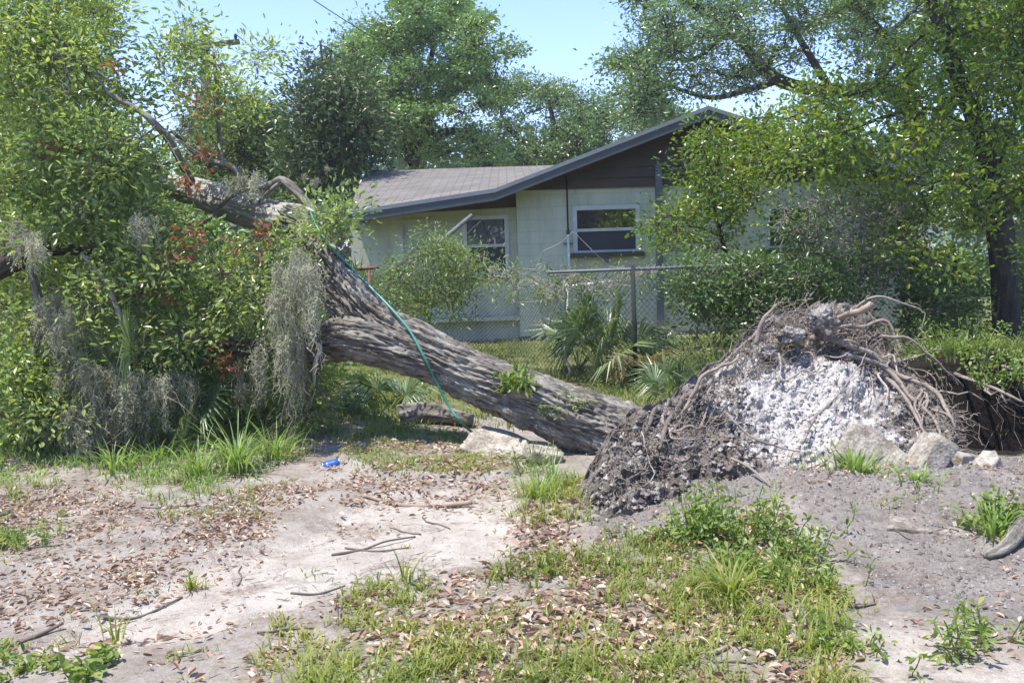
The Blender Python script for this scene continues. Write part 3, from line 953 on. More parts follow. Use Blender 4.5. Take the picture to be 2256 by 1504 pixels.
def crown(rng, bmb, lmb, skel, clumps, subs=9, sub_r=.35, per=30, L=.1, wr=.4, kind=0, br=.03, up=.7, flat=.75, twig=.008, spread=None, droop=0., zf=.8):
    """skel: list of (points, radii) already built. clumps: (n,4) centre + radius. Limbs are grown from the skeleton to each clump, twigs in it, leaves on them."""
    nodes = np.concatenate([s[0] for s in skel]); nr = np.concatenate([s[1] for s in skel])
    order = np.argsort([np.min(np.linalg.norm(nodes - c[:3], axis=1)) for c in clumps])
    ends, A, B = [], [], []
    for ci in order:
        c, r = clumps[ci][:3], clumps[ci][3]
        d = np.linalg.norm(nodes - c, axis=1)
        k = np.argmin(d)
        pth = wiggle(rng, nodes[k], c, 7, .30 if br > .1 else .22, .04)
        r0 = min(nr[k] * .7, br * (.5 + d[k] * .45))
        rr = np.linspace(r0, max(r0 * .3, twig), 7)
        bmb.tube(pth, rr, 5, False)
        nodes = np.concatenate([nodes, pth[2:]]); nr = np.concatenate([nr, rr[2:]])
        s = rnd_dirs(rng, subs) * (rng.uniform(.25, 1, (subs, 1)) ** .6) * r * np.array((1, 1, zf))
        e = c + s
        kk = rng.integers(3, 7, subs)
        st = pth[kk]
        mid = st * .5 + e * .5 + rng.normal(0, .12 * r, (subs, 3))
        A += [st, mid]; B += [mid, e]
        ends.append(e)
    e = np.concatenate(ends)
    bmb.segs(np.concatenate(A), np.concatenate(B), twig, twig * .6)
    tone = np.clip(.5 + .5 * fbm(e * .9, 2, 5) + rng.normal(0, .15, len(e)), 0, 1)
    leaf_cloud(lmb, rng, e, sub_r * rng.uniform(.6, 1.5, len(e)), per, L, wr, kind, up, .15, tone, flat, droop)
    return e
def clumps_in(rng, poly, n, y0, y1, r0, r1):
    q = samp_poly(rng, poly, n * 4)
    Y = rng.uniform(y0, y1, n * 4)
    r = r0 + (r1 - r0) * rng.uniform(0, 1, n * 4) ** 1.4
    m = poly_dist(q[:, 0], q[:, 1], poly) / (r * FPX / Y)      # how far inside, in clump radii
    k = np.sort(np.argsort(m < rng.uniform(.05, .7, n * 4), kind='stable')[:n])
    q, Y, r, m = q[k], Y[k], r[k], m[k]
    r = np.where(m < .6, r * np.clip(m / .6, .5, 1), r)
    return np.concatenate([PN(q, Y), r[:, None]], 1)
def path3(pts):
    """[(px,py,Y,radius in px)] -> points and radii in metres, smoothed"""
    p = np.array([P(a, b, c) for a, b, c, _ in pts]); r = np.array([d * c / FPX for _, _, c, d in pts])
    return smooth_path(p, r)
def smooth_path(p, r, k=6):
    n = len(p)
    t = np.arange(n); tt = np.linspace(0, n - 1, (n - 1) * k + 1)
    out = np.zeros((len(tt), 3))
    m = np.gradient(p, axis=0)
    i = np.minimum(tt.astype(int), n - 2); f = (tt - i)[:, None]
    h = lambda f: (2 * f**3 - 3 * f**2 + 1, f**3 - 2 * f**2 + f, -2 * f**3 + 3 * f**2, f**3 - f**2)
    a, b, c, d = h(f)
    out = a * p[i] + b * m[i] + c * p[i + 1] + d * m[i + 1]
    return out, np.interp(tt, t, r)
def gnarl(seed, amp=.12):
    def f(c, s, l, r):
        q = np.stack([c * 1.3 + seed, s * 1.3, l / np.maximum(r, .01) * .18], -1)
        return r * amp * fbm(q, 3, seed)
    return f

# ------------------------------------------------------------------ trees behind
def tree(seed, name, label, poly, ydep, n, foot, limbs, mats, cr, kw, group=None, sides=9):
    rng = np.random.default_rng(seed)
    t = thing(name, label, 'tree', foot, group)
    bm_, lm_ = MB(), MB()
    sk = []
    for l in limbs:
        p, r = path3(l) if len(l[0]) == 4 else smooth_path(np.array([x[:3] for x in l]), np.array([x[3] for x in l]))
        bm_.tube(p, r, sides, True, disp=gnarl(seed))
        sk.append((p, r))
    ps = poly if isinstance(poly[0], list) else [poly]
    tot = sum(abs(sum(a[0] * b[1] - b[0] * a[1] for a, b in zip(q, q[1:] + q[:1]))) for q in ps)
    cl = []
    for q in ps:
        ar = abs(sum(a[0] * b[1] - b[0] * a[1] for a, b in zip(q, q[1:] + q[:1])))
        cl.append(clumps_in(rng, q, max(3, int(n * ar / tot)), ydep[0], ydep[1], cr[0], cr[1]))
    crown(rng, bm_, lm_, sk, np.concatenate(cl), **kw)
    bm_.build('trunk', M[mats[0]], t)
    lm_.build('crown', M[mats[1]], t, False)
    return t
gnd = lambda px, Y: P(px, 700, Y) * (1, 1, 0)
def foot_limb(px, Y, r, top):
    """trunk from the ground under pixel column px up to pixel (top)"""
    b = gnd(px, Y)
    t = P(*top, Y)
    return [(b[0], b[1], -.3, r * 1.5), (b[0], b[1], .5, r), ((b[0] + t[0]) / 2, Y, (t[2] + .5) / 2, r * .9), (t[0], Y, t[2], r * .8)]
FAR = dict(subs=15, sub_r=.20, per=26, L=.135, wr=.5, kind=0, br=.16, twig=.016, up=.8, flat=.6, zf=.6)
tree(11, 'oak_tree', 'broad live oak crown rising behind the low shingled roof wing', 
     [[(750, 60), (830, -20), (900, -70), (1000, -60), (1080, 40), (1145, 100), (1155, 175), (1080, 230), (1100, 370), (960, 385), (800, 385), (730, 300), (735, 150)]],
     (26, 33), 120, gnd(900, 30), [foot_limb(900, 30, .5, (905, 360)), [(905, 360, 30, 17), (930, 290, 30, 14), (960, 230, 29.5, 11), (1030, 180, 29, 8), (1080, 130, 29, 5)],
      [(908, 345, 30, 14), (860, 270, 30.5, 10), (830, 170, 31, 7), (860, 70, 31, 5)], [(920, 320, 30, 12), (990, 290, 29, 9), (1050, 300, 28.5, 6)], [(935, 280, 30, 9), (940, 180, 30, 7), (960, 80, 30, 5)]],
     ('bark_dark', 'leaf_oak'), (.5, 1.05), dict(FAR, subs=20, sub_r=.15, per=25))
tree(12, 'oak_tree', 'lower spreading oak with pale foliage between the tall oak and the gable ridge',
     [[(1040, 200), (1140, 150), (1230, 155), (1300, 180), (1360, 210), (1450, 210), (1530, 260), (1400, 370), (1200, 390), (1040, 390)]],
     (32, 39), 95, gnd(1210, 36), [foot_limb(1210, 36, .45, (1215, 350)), [(1215, 350, 36, 12), (1260, 290, 35, 8), (1330, 270, 35, 5)], [(1215, 350, 36, 11), (1150, 310, 36, 8), (1110, 270, 36, 5)], [(1215, 350, 36, 9), (1220, 280, 36, 6), (1210, 230, 36, 4)]],
     ('bark_dark', 'leaf_far'), (.6, 1.15), dict(FAR, subs=18, sub_r=.17, per=24))
tree(13, 'oak_tree', 'huge live oak with dark crooked limbs spreading over the gable roof',
     [[(1375, -40), (1335, 130), (1365, 225), (1450, 215), (1520, 225), (1640, 235), (1700, 190), (1850, 150), (2000, 150), (2256, 260), (2400, 200), (2400, -80), (1700, -120)],
      [(1330, 110), (1480, 110), (1530, 250), (1420, 300), (1370, 270), (1345, 200)]],
     (22, 28), 200, gnd(2040, 24), [foot_limb(2040, 24, .55, (2025, 330)), [(2025, 330, 24, 26), (2010, 240, 24, 22), (1940, 200, 24, 18), (1830, 200, 24.5, 15), (1711, 175, 25, 13), (1623, 83, 25, 10), (1527, 9, 25, 8), (1460, -40, 25, 5)],
      [(1711, 178, 25, 9), (1640, 200, 25, 7), (1560, 215, 25, 5), (1450, 180, 25, 3)], [(2025, 330, 24, 20), (2100, 220, 24, 16), (2180, 110, 24, 12), (2240, 0, 24, 9)], [(2012, 250, 24, 16), (2000, 130, 24, 12), (1920, 50, 24, 9), (1850, -40, 24, 6)],
      [(1830, 198, 24.5, 9), (1770, 100, 25, 7), (1720, 10, 25, 5)], [(1600, 70, 25, 6), (1530, 130, 25, 5), (1440, 130, 25, 4), (1390, 180, 25, 2.5)]],
     ('bark_dark', 'leaf_far'), (.45, .95), dict(FAR, per=22, L=.12, sub_r=.19, subs=13))
tree(14, 'magnolia_tree', 'dark glossy magnolia standing left of the shingled roof',
     [[(650, 460), (615, 330), (640, 200), (690, 90), (735, 90), (790, 180), (850, 290), (845, 350), (780, 380), (745, 450)]],
     (19, 22), 120, gnd(730, 20.5), [foot_limb(730, 20.5, .16, (735, 400)), [(735, 400, 20.5, 7), (730, 300, 20.5, 5), (715, 180, 20.5, 3), (705, 90, 20.5, 2)], [(735, 400, 20.5, 5), (790, 300, 20.5, 4), (800, 220, 20.5, 2)], [(735, 400, 20.5, 5), (680, 300, 20.5, 4), (655, 220, 20.5, 2)]],
     ('bark_dark', 'leaf_magnolia'), (.4, .75), dict(subs=10, sub_r=.2, per=12, L=.15, wr=.4, kind=0, br=.04, twig=.010, up=.9))
tree(15, 'oak_tree', 'light green young oak behind the utility pole',
     [[(370, 300), (420, 230), (500, 240), (560, 200), (620, 230), (670, 300), (690, 420), (600, 470), (350, 430)]],
     (21, 25), 85, gnd(540, 23), [foot_limb(540, 23, .2, (540, 400)), [(540, 400, 23, 8), (570, 300, 23, 5), (590, 230, 23, 3)], [(540, 400, 23, 7), (450, 330, 23, 4), (420, 270, 23, 3)]],
     ('bark_dark', 'leaf_vine'), (.5, .9), dict(FAR, per=20, L=.11, sub_r=.16))
tree(16, 'oak_tree', 'tall dense oak at the left edge behind the fallen crown',
     [[(-200, 60), (100, 120), (250, 300), (420, 420), (520, 560), (640, 640), (620, 760), (-200, 800)]],
     (15, 18), 120, gnd(150, 16.5), [foot_limb(150, 16.5, .25, (150, 500)), [(150, 500, 16.5, 15), (110, 300, 16.5, 10), (60, 150, 16.5, 6)], [(150, 500, 16.5, 12), (300, 420, 16.5, 8), (420, 480, 16.5, 5)], [(150, 560, 16.5, 12), (330, 600, 16.5, 8), (520, 660, 16.5, 5)]],
     ('bark_dark', 'leaf_oak'), (.5, .9), dict(FAR, per=20, L=.15))
tree(17, 'oak_tree', 'shady oak beside the white house at the right edge',
     [[(2040, 420), (2100, 330), (2300, 330), (2420, 420), (2400, 500), (2170, 470), (2120, 540), (2050, 560)]],
     (28, 34), 70, gnd(2130, 31), [foot_limb(2130, 31, .3, (2130, 430)), [(2130, 430, 31, 9), (2200, 380, 31, 6), (2280, 380, 31, 4)], [(2130, 430, 31, 8), (2090, 400, 31, 6)]],
     ('bark_dark', 'leaf_far'), (.6, 1.1), FAR)
# the neighbour's house beyond the street
nb = thing('house', 'low white house with a pale roof beyond the street at the right', 'house', gnd(2290, 46))
a, b = gnd(2085, 46), gnd(2560, 46)
zt, zr_ = P(2200, 482, 46)[2], P(2200, 455, 49)[2]
m_ = MB(); m_.bx(a[0], b[0], 46, 53, -.2, zt); m_.build('wall', M['white_wall'], nb, False)
m_ = MB()
for pts in ([(a[0] - .4, 45.4, zt - .05), (b[0] + .4, 45.4, zt - .05), (b[0] + .4, 49.5, zr_ + .3), (a[0] - .4, 49.5, zr_ + .3)], [(a[0] - .4, 49.5, zr_ + .3), (b[0] + .4, 49.5, zr_ + .3), (b[0] + .4, 53.6, zt - .05), (a[0] - .4, 53.6, zt - .05)]):
    slab(m_, pts, .12)
m_.build('roof', M['grey_roof'], nb, False)
for px in (2175, 2235):
    m_ = MB(); q = P(px, 512, 45.95); m_.bx(q[0] - .5, q[0] + .5, 45.93, 45.99, q[2] - .5, q[2] + .5); m_.build('window', M['screen'], nb, False)
# far wood closing the view
rng = np.random.default_rng(77)
wm_ = MB()
n = 44000
x = rng.uniform(-75, 85, n); y = 66 + rng.uniform(0, 14, n) + 5 * fbm(xy3(x, x * 0, .05), 2, 3)
top = 8.5 + 3.0 * fbm(xy3(x, x * 0, .12), 3, 8)
z = top * rng.uniform(0, 1, n) ** .7
y = np.where(np.arange(n) % 2 == 0, -y * .42, y)
x = np.where(y < 0, x * .45, x); z = np.where(y < 0, z * 1.35, z)
wm_.leaves(np.stack([x, y, z], 1), rnd_dirs(rng, n), rnd_dirs(rng, n) + (0, -.3, .5), 1.1 * rng.uniform(.5, 1.3, n), .8, rng.uniform(0, 1, n), 0)
tag(wm_.build('distant_wood', M['wood'], None, False), 'far belt of trees closing the view behind the houses', 'wood', kind='stuff')

# utility pole and wires
up = thing('utility_pole', 'dark wooden utility pole with one crossarm showing above the fallen crown', 'utility pole', gnd(458, 26))
b = gnd(458, 26); t = P(452, 80, 26)
m_ = MB(); m_.tube([b + (0, 0, -.3), (b + t) / 2, t], [.17, .155, .13], 10); m_.build('pole', M['pole'], up)
m_ = MB(); a, c = P(405, 108, 25.85), P(527, 92, 25.85); m_.box((a + c) / 2, (np.linalg.norm(c - a), .1, .13), np.array(Matrix.Rotation(-math.atan2(c[2] - a[2], c[0] - a[0]), 3, 'Y'))); m_.build('crossarm', M['pole'], up, False)
for k, q in enumerate((.06, .94)):
    m_ = MB(); o = a + (c - a) * q; m_.tube([o + (0, 0, .05), o + (0, 0, .16), o + (0, 0, .22)], [.03, .05, .03], 8); m_.build('insulator', M['galv_dark'], up)
def wire(a, b, sag, label):
    t = np.linspace(0, 1, 24)[:, None]
    p = a * (1 - t) + b * t - np.array((0, 0, 1.0)) * (4 * sag * t * (1 - t))
    m_ = MB(); m_.tube(p, .013, 5, False)
    tag(m_.build('overhead_wire', M['wire']), label, 'wire', 'wires strung from the utility pole')
wire(a + (c - a) * .06 + (0, 0, .22), P(-300, -60, 40), .5, 'upper thin wire running left from the utility pole crossarm')
wire(P(455, 112, 26), P(-300, -10, 40), .5, 'lower thin wire running left from the utility pole')
wire(a + (c - a) * .94 + (0, 0, .22), P(1000, 420, 60), .4, 'thin wire sloping down right from the utility pole towards the magnolia')
wire(P(560, -90, 20), P(1000, 175, 34), .2, 'wire crossing the sky at the top above the magnolia')

# ------------------------------------------------------------------ standing laurel oak and small tree at the right
BR = dict(subs=9, sub_r=.11, per=14, L=.075, wr=.42, kind=1, br=.028, twig=.005, up=.6)
tree(21, 'laurel_oak', 'dark leaning oak trunk with bright yellow green leaves at the right edge',
     [[(1990, 90), (2060, -40), (2400, -60), (2400, 430), (2256, 470), (2120, 440), (2030, 380), (2000, 250)],
      [(1650, 225), (1740, 190), (1850, 130), (1990, 90), (2040, 300), (2040, 440), (1880, 430), (1760, 400), (1690, 330)],
[(1880, 430), (2050, 430), (2120, 560), (2060, 640), (1960, 600)], [(2060, 400), (2350, 400), (2350, 620), (2260, 600), (2240, 500), (2100, 520)], [(1620, -560), (2650, -560), (2750, 100), (2420, -40), (1960, -60), (1760, -160)]],  # last outline: unseen crown above the view, added to shade the ground below
     (9.4, 13.6), 560, gnd(2216, 10.9), [[(2222, 790, 10.9, 37), (2216, 700, 10.9, 29), (2212, 620, 10.9, 27), (2205, 520, 10.9, 27), (2195, 420, 10.9, 23), (2165, 320, 10.9, 19), (2130, 220, 10.9, 16), (2090, 110, 10.9, 14), (2050, 0, 10.9, 12), (2020, -90, 10.9, 10)],
      [(2150, 290, 11.4, 5.0), (2060, 240, 11.2, 5.0), (1960, 255, 11.0, 4.2), (1860, 290, 10.8, 2.9), (1760, 310, 10.7, 2.1)], [(2120, 190, 11.4, 4.6), (2062, 75, 11.2, 4.2), (1992, 114, 11.0, 3.8), (1930, 189, 10.9, 3.4), (1850, 215, 10.8, 2.5), (1740, 260, 10.7, 1.7)],
      [(2185, 400, 11.4, 5.0), (2230, 280, 11.2, 3.8), (2260, 120, 10.7, 2.9)], [(2195, 440, 11.4, 4.2), (2110, 395, 11.0, 3.4), (2030, 410, 10.8, 2.5)]],
     ('bark_dark', 'leaf_bright'), (.28, .5), BR)
tree(22, 'small_tree', 'slender young tree with yellow green leaves in front of the gable and downspout',
     [[(1490, 290), (1545, 285), (1640, 282), (1665, 245), (1730, 260), (1760, 400), (1680, 440), (1640, 520), (1560, 580), (1500, 560), (1415, 520), (1420, 480), (1490, 440), (1480, 330)]],
     (11.4, 13.8), 74, gnd(1600, 12.6), [foot_limb(1612, 12.6, .035, (1600, 560)), [(1600, 560, 12.6, 5), (1578, 480, 12.6, 4), (1565, 400, 12.6, 3), (1550, 320, 12.6, 2)], [(1585, 500, 12.6, 3), (1640, 440, 12.6, 2.5), (1690, 360, 12.6, 2)], [(1590, 520, 12.6, 3), (1530, 500, 12.6, 2), (1450, 500, 12.6, 1.5)]],
     ('bark_dark', 'leaf_bright'), (.14, .40), dict(BR, subs=8, per=12, L=.072, sub_r=.13))

# ------------------------------------------------------------------ vines
def vine(seed, name, label, cat, poly, ydep, n, mats, kw, cr, stems=20, twig=.004, group=None, root=None, hang=0, sk=None):
    rng = np.random.default_rng(seed)
    cl = clumps_in(rng, poly, n, ydep[0], ydep[1], cr[0], cr[1])
    c0 = cl[:, :3].mean(0)
    ft = np.array((c0[0], c0[1], 0.)) if root is None else root
    t = thing(name, label, cat, ft, group)
    bm_, lm_ = MB(), MB()
    if sk is None:
        p = wiggle(rng, ft, c0, 9, .2); r = np.linspace(.022, .010, 9)
        bm_.tube(p, r, 6); skl = [(p, r)]
    else:
        skl = []
        for l in sk:
            p, r = path3(l); bm_.tube(p, r, 6); skl.append((p, r))
    e = crown(rng, bm_, lm_, skl, cl, br=.012, twig=twig, **kw)
    A, B = [], []
    for k in range(stems):
        i, j = rng.integers(0, len(cl), 2)
        a, b = cl[i, :3], cl[j, :3]
        if np.linalg.norm(a - b) > 1.6: b = a + (b - a) / np.linalg.norm(b - a) * 1.6
        p = wiggle(rng, a, b, 9, .4, -.06)
        A.append(p[:-1]); B.append(p[1:])
    for k in range(hang):
        a = e[rng.integers(0, len(e))]
        b = a + np.array((rng.normal(0, .12), rng.normal(0, .1), -rng.uniform(.2, .7)))
        p = wiggle(rng, a, b, 8, .3)
        A.append(p[:-1]); B.append(p[1:])
        leaf_cloud(lm_, rng, p[2:], .03, 3, kw['L'], kw['wr'], kw['kind'], .3, droop=1.)
    if A: bm_.segs(np.concatenate(A), np.concatenate(B), twig, twig * .8)
    bm_.build('stem', M[mats[0]], t)
    lm_.build('foliage', M[mats[1]], t, False)
    return t
VI = dict(subs=9, sub_r=.085, per=12, L=.065, wr=.28, kind=1, up=.5)
vine(31, 'vine_bush', 'rounded light green vine heaped on the bent fence before the door', 'vine',
     [(840, 700), (820, 620), (890, 540), (970, 500), (1020, 530), (1075, 568), (1060, 620), (1010, 670), (990, 720), (940, 690), (890, 740)], (11.2, 12.6), 66, ('twig', 'leaf_vine'), VI, (.10, .26), 16, hang=34)
vine(32, 'fence_vine', 'thin straggling vine along the fence below the two windows', 'vine',
     [(1060, 570), (1150, 590), (1280, 585), (1330, 590), (1470, 570), (1500, 600), (1420, 640), (1200, 680), (1160, 660), (1070, 640)], (10.0, 11.2), 40, ('twig_pale', 'leaf_vine'), dict(VI, subs=5, per=7), (.12, .26), 26, hang=14)
vine(33, 'fence_vine', 'dense dark vine covering the fence right of the dark post', 'vine',
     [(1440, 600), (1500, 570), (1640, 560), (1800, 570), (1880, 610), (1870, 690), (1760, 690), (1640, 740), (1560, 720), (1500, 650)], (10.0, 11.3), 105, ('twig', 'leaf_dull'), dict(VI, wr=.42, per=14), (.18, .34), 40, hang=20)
vine(34, 'vine_tangle', 'tangle of pale bare vines and small leaves over the fence before the right wall', 'vine',
     [(1670, 520), (1720, 430), (1860, 390), (2050, 440), (2090, 600), (2000, 700), (1880, 690), (1740, 600)], (10.3, 12.2), 74, ('twig_pale', 'leaf_dull'), dict(VI, wr=.45, subs=6, per=9), (.18, .36), 120, .0045, hang=46)
vine(35, 'shrub', 'low leafy shrub under the leaning oak at the right edge', 'shrub',
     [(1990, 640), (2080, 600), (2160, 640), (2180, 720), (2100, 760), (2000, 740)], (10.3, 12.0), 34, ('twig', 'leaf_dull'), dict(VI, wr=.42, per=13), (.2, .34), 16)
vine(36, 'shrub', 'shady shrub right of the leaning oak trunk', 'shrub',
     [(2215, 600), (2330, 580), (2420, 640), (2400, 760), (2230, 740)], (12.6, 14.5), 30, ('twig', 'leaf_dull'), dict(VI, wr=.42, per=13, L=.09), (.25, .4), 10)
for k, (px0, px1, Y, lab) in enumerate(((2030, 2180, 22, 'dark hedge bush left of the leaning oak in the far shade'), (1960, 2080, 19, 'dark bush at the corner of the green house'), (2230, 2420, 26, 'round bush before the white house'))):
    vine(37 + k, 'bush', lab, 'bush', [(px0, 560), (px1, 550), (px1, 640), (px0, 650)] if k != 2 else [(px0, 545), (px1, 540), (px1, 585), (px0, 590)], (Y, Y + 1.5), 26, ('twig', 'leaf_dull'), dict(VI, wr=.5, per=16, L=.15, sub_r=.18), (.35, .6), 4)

# ------------------------------------------------------------------ fallen oak
FO = thing('fallen_oak', 'large uprooted oak lying across the yard with its leafy crown on the left', 'fallen tree', G(1340, 1010))
rng = np.random.default_rng(5)
def bark_disp(seed, amp=1.0):
    def f(c, s, l, r):
        rr = np.maximum(r, .05)
        big = fbm(np.stack([c * 1.5 + seed, s * 1.5, l * 1.1], -1), 3, seed) * .20 * r
        tw = l * 1.2
        c2, s2 = c * np.cos(tw * .25) - s * np.sin(tw * .25), c * np.sin(tw * .25) + s * np.cos(tw * .25)
        q = np.stack([c2 * rr * 27, s2 * rr * 27, l * 3.0], -1)
        q = q + .45 * np.stack([fbm(q * .35, 2, seed + 3), fbm(q * .35 + 9, 2, seed + 4), np.zeros_like(l)], -1)
        v = 1 - np.abs(fbm(q, 3, seed + 7)) * 1.9
        fur = np.clip(v, -.4, 1)
        q2 = np.stack([c * rr * 48, s * rr * 48, l * 13], -1)
        q3 = np.stack([c * rr * 20, s * rr * 20, l * 11], -1)
        pl = 1 - np.abs(fbm(q3, 2, seed + 21)) * 2.2
        return big + amp * (-.036 * fur * np.clip(fur, 0, 1) - .016 * np.clip(pl, 0, 1) ** 2 + .014 * fbm(q2, 3, seed + 11))
    return f
TR = [(1420, 990, 6.95, 92), (1345, 950, 7.0, 80), (1240, 908, 7.05, 70), (1130, 864, 7.15, 65), (1025, 820, 7.25, 61), (915, 762, 7.35, 58), (846, 722, 7.42, 51), (783, 663, 7.5, 43), (740, 606, 7.6, 38), (706, 548, 7.75, 35), (678, 500, 7.95, 35), (640, 482, 8.1, 40)]
p, r = path3(TR)
p2, r2 = smooth_path(p, r, 6)
tm = MB()
tm.tube(p2, r2, 240, True, disp=bark_disp(2))
from mathutils.bvhtree import BVHTree
TRUNK_TREE = BVHTree.FromPolygons([tuple(x) for x in tm.v[0]], [tuple(int(k) for k in q) for q in tm.q[0]])
FS = [(p, r)]
# the second, lower stub of the fork and the flutes between them
lp, lr = path3([(980, 812, 7.24, 40), (900, 782, 7.24, 49), (830, 758, 7.26, 55), (768, 746, 7.33, 55), (715, 755, 7.5, 50), (640, 770, 7.9, 38), (540, 770, 8.4, 28), (420, 740, 8.9, 20)])
lp2, lr2 = smooth_path(lp, lr, 5)
tm.tube(lp2, lr2, 200, True, disp=bark_disp(4))
wp, wr_ = path3([(1000, 800, 7.32, 38), (915, 760, 7.36, 46), (850, 728, 7.42, 50), (795, 705, 7.5, 46), (758, 678, 7.6, 38), (734, 655, 7.75, 28), (712, 640, 7.95, 16)])
wp2, wr2 = smooth_path(wp, wr_, 5)
tm.tube(wp2, wr2, 180, True, disp=bark_disp(9))
tm.build('trunk', M['bark'], FO)
FS.append((lp, lr))
m_ = MB(); up_, ur = path3([(690, 515, 8.0, 44), (660, 492, 8.15, 41), (590, 478, 8.5, 38), (520, 455, 8.9, 37), (440, 425, 9.3, 33), (385, 412, 9.6, 28), (300, 380, 10.2, 18), (200, 330, 10.6, 12)])
u2, ur2 = smooth_path(up_, ur, 3); m_.tube(u2, ur2, 110, True, disp=bark_disp(6, .45)); m_.build('upper_limb', M['bark_pale'], FO)
FS.append((up_, ur))
LIMBS = [
 ('bark', [(705, 478, 8.1, 10), (670, 440, 8.2, 10), (625, 398, 8.3, 10), (590, 410, 8.35, 9), (545, 410, 8.4, 9), (515, 370, 8.4, 7), (440, 345, 8.5, 5), (380, 290, 8.6, 4)]),
 ('bark', [(545, 412, 8.4, 6), (500, 440, 8.4, 5), (465, 480, 8.4, 4), (430, 500, 8.4, 3)]),
 ('bark', [(620, 400, 8.3, 5), (590, 425, 8.3, 4), (570, 445, 8.3, 3)]),
 ('bark', [(420, 400, 8.6, 10), (380, 320, 7.9, 8), (340, 272, 7.6, 8), (300, 240, 7.6, 6), (240, 205, 7.6, 5), (190, 140, 7.6, 4), (130, 90, 7.6, 3.5), (60, 60, 7.6, 3)]),
 ('bark', [(490, 370, 8.5, 6), (482, 280, 8.5, 5), (478, 200, 8.6, 4), (470, 110, 8.6, 3)]),
 ('bark_dark', [(-120, 640, 7.4, 30), (0, 588, 7.4, 24), (60, 565, 7.45, 20), (120, 548, 7.5, 15), (200, 555, 7.8, 9)]),
 ('bark_pale', [(180, 560, 7.4, 4), (225, 610, 7.35, 5), (258, 680, 7.3, 5.5), (280, 750, 7.3, 5.5), (283, 830, 7.3, 5), (278, 880, 7.3, 4), (310, 940, 7.3, 3)]),
 ('bark', [(150, 875, 7.1, 3), (190, 862, 7.1, 3), (230, 875, 7.1, 3), (280, 872, 7.15, 2)]),
 ('bark_pale', [(700, 755, 7.1, 4), (706, 770, 7.1, 5), (694, 800, 7.1, 5), (692, 850, 7.1, 3)]),
 ('bark', [(560, 660, 7.5, 4), (620, 690, 7.4, 4), (670, 730, 7.3, 3), (690, 760, 7.25, 2)]),
 ('bark', [(420, 740, 8.9, 18), (300, 690, 9.0, 15), (150, 650, 8.9, 10), (20, 600, 8.7, 7)]),
 ('bark', [(300, 380, 10.2, 14), (200, 420, 9.6, 10), (80, 400, 9.0, 8), (-60, 350, 8.6, 6)]),
 ('bark', [(60, 565, 7.45, 10), (90, 700, 7.3, 8), (60, 830, 7.2, 6), (40, 930, 7.2, 4)]),
]
for mt, l in LIMBS:
    p, r = path3(l)
    m_ = MB(); m_.tube(p, r, 12, True, disp=gnarl(len(l), .2)); m_.build('limb', M[mt], FO)
    FS.append((p, r))
cm, cb, cr_ = MB(), MB(), MB()
FK = dict(subs=10, sub_r=.10, per=15, L=.064, wr=.36, kind=1, up=.6)
CL = []
for poly, y0, y1, n in (
    ([(-60, 40), (160, 30), (200, 130), (290, 240), (340, 300), (360, 370), (340, 450), (470, 520), (600, 560), (650, 610), (690, 680), (640, 740), (520, 740), (420, 790), (250, 760), (120, 790), (-60, 760)], 7.2, 9.4, 285),
    ([(-60, 40), (200, 60), (300, 240), (320, 380), (480, 510), (600, 570), (600, 640), (500, 700), (-60, 700)], 9.2, 11.0, 80),
    ([(-60, -80), (200, -80), (270, 0), (240, 80), (330, 230), (300, 280), (150, 200), (-60, 140)], 7.5, 9.4, 56),
    ([(-60, 760), (110, 770), (150, 880), (170, 950), (110, 985), (-60, 990)], 6.9, 8.0, 42),
    ([(560, 740), (700, 700), (720, 860), (700, 930), (640, 920), (590, 830)], 7.6, 8.6, 22),
    ([(300, 900), (450, 910), (640, 900), (700, 930), (600, 960), (320, 960)], 8.2, 9.2, 20)):
    CL.append(clumps_in(rng, poly, n, y0, y1, .16, .34))
e = crown(rng, cb, cm, FS, np.concatenate(CL), br=.02, twig=.004, **FK)
# looser leafy shoots against the sky
SH = [clumps_in(rng, q, n, 8.2, 9.0, .10, .2) for q, n in (
    ([(350, 110), (380, 20), (460, 40), (490, 110), (520, 190), (480, 270), (400, 260), (310, 230), (290, 160)], 48),
    ([(540, 100), (600, 90), (615, 130), (580, 170), (540, 190)], 6), ([(190, 0), (260, 10), (250, 90), (200, 80)], 8), ([(480, 180), (590, 190), (590, 240), (510, 260)], 6))]
SH = np.concatenate(SH)
crown(rng, cb, cm, FS, SH, br=.012, twig=.003, **dict(FK, subs=6, per=9))
SP = np.concatenate([clumps_in(rng, q, n, y0, y1, .09, .18) for q, n, y0, y1 in (
    ([(690, 470), (730, 450), (770, 490), (760, 550), (720, 520), (690, 520)], 11, 7.4, 7.8), ([(560, 500), (660, 520), (680, 560), (590, 560)], 9, 7.4, 7.8),
    ([(740, 440), (800, 430), (790, 480), (750, 500)], 4, 7.6, 8.0), ([(560, 440), (640, 430), (690, 455), (620, 465)], 5, 8.3, 8.8))])
crown(rng, cb, cm, FS, SP, br=.01, twig=.003, **dict(FK, subs=6, per=9))
cm.build('crown', M['leaf_fallen'], FO, False)
rl = MB()
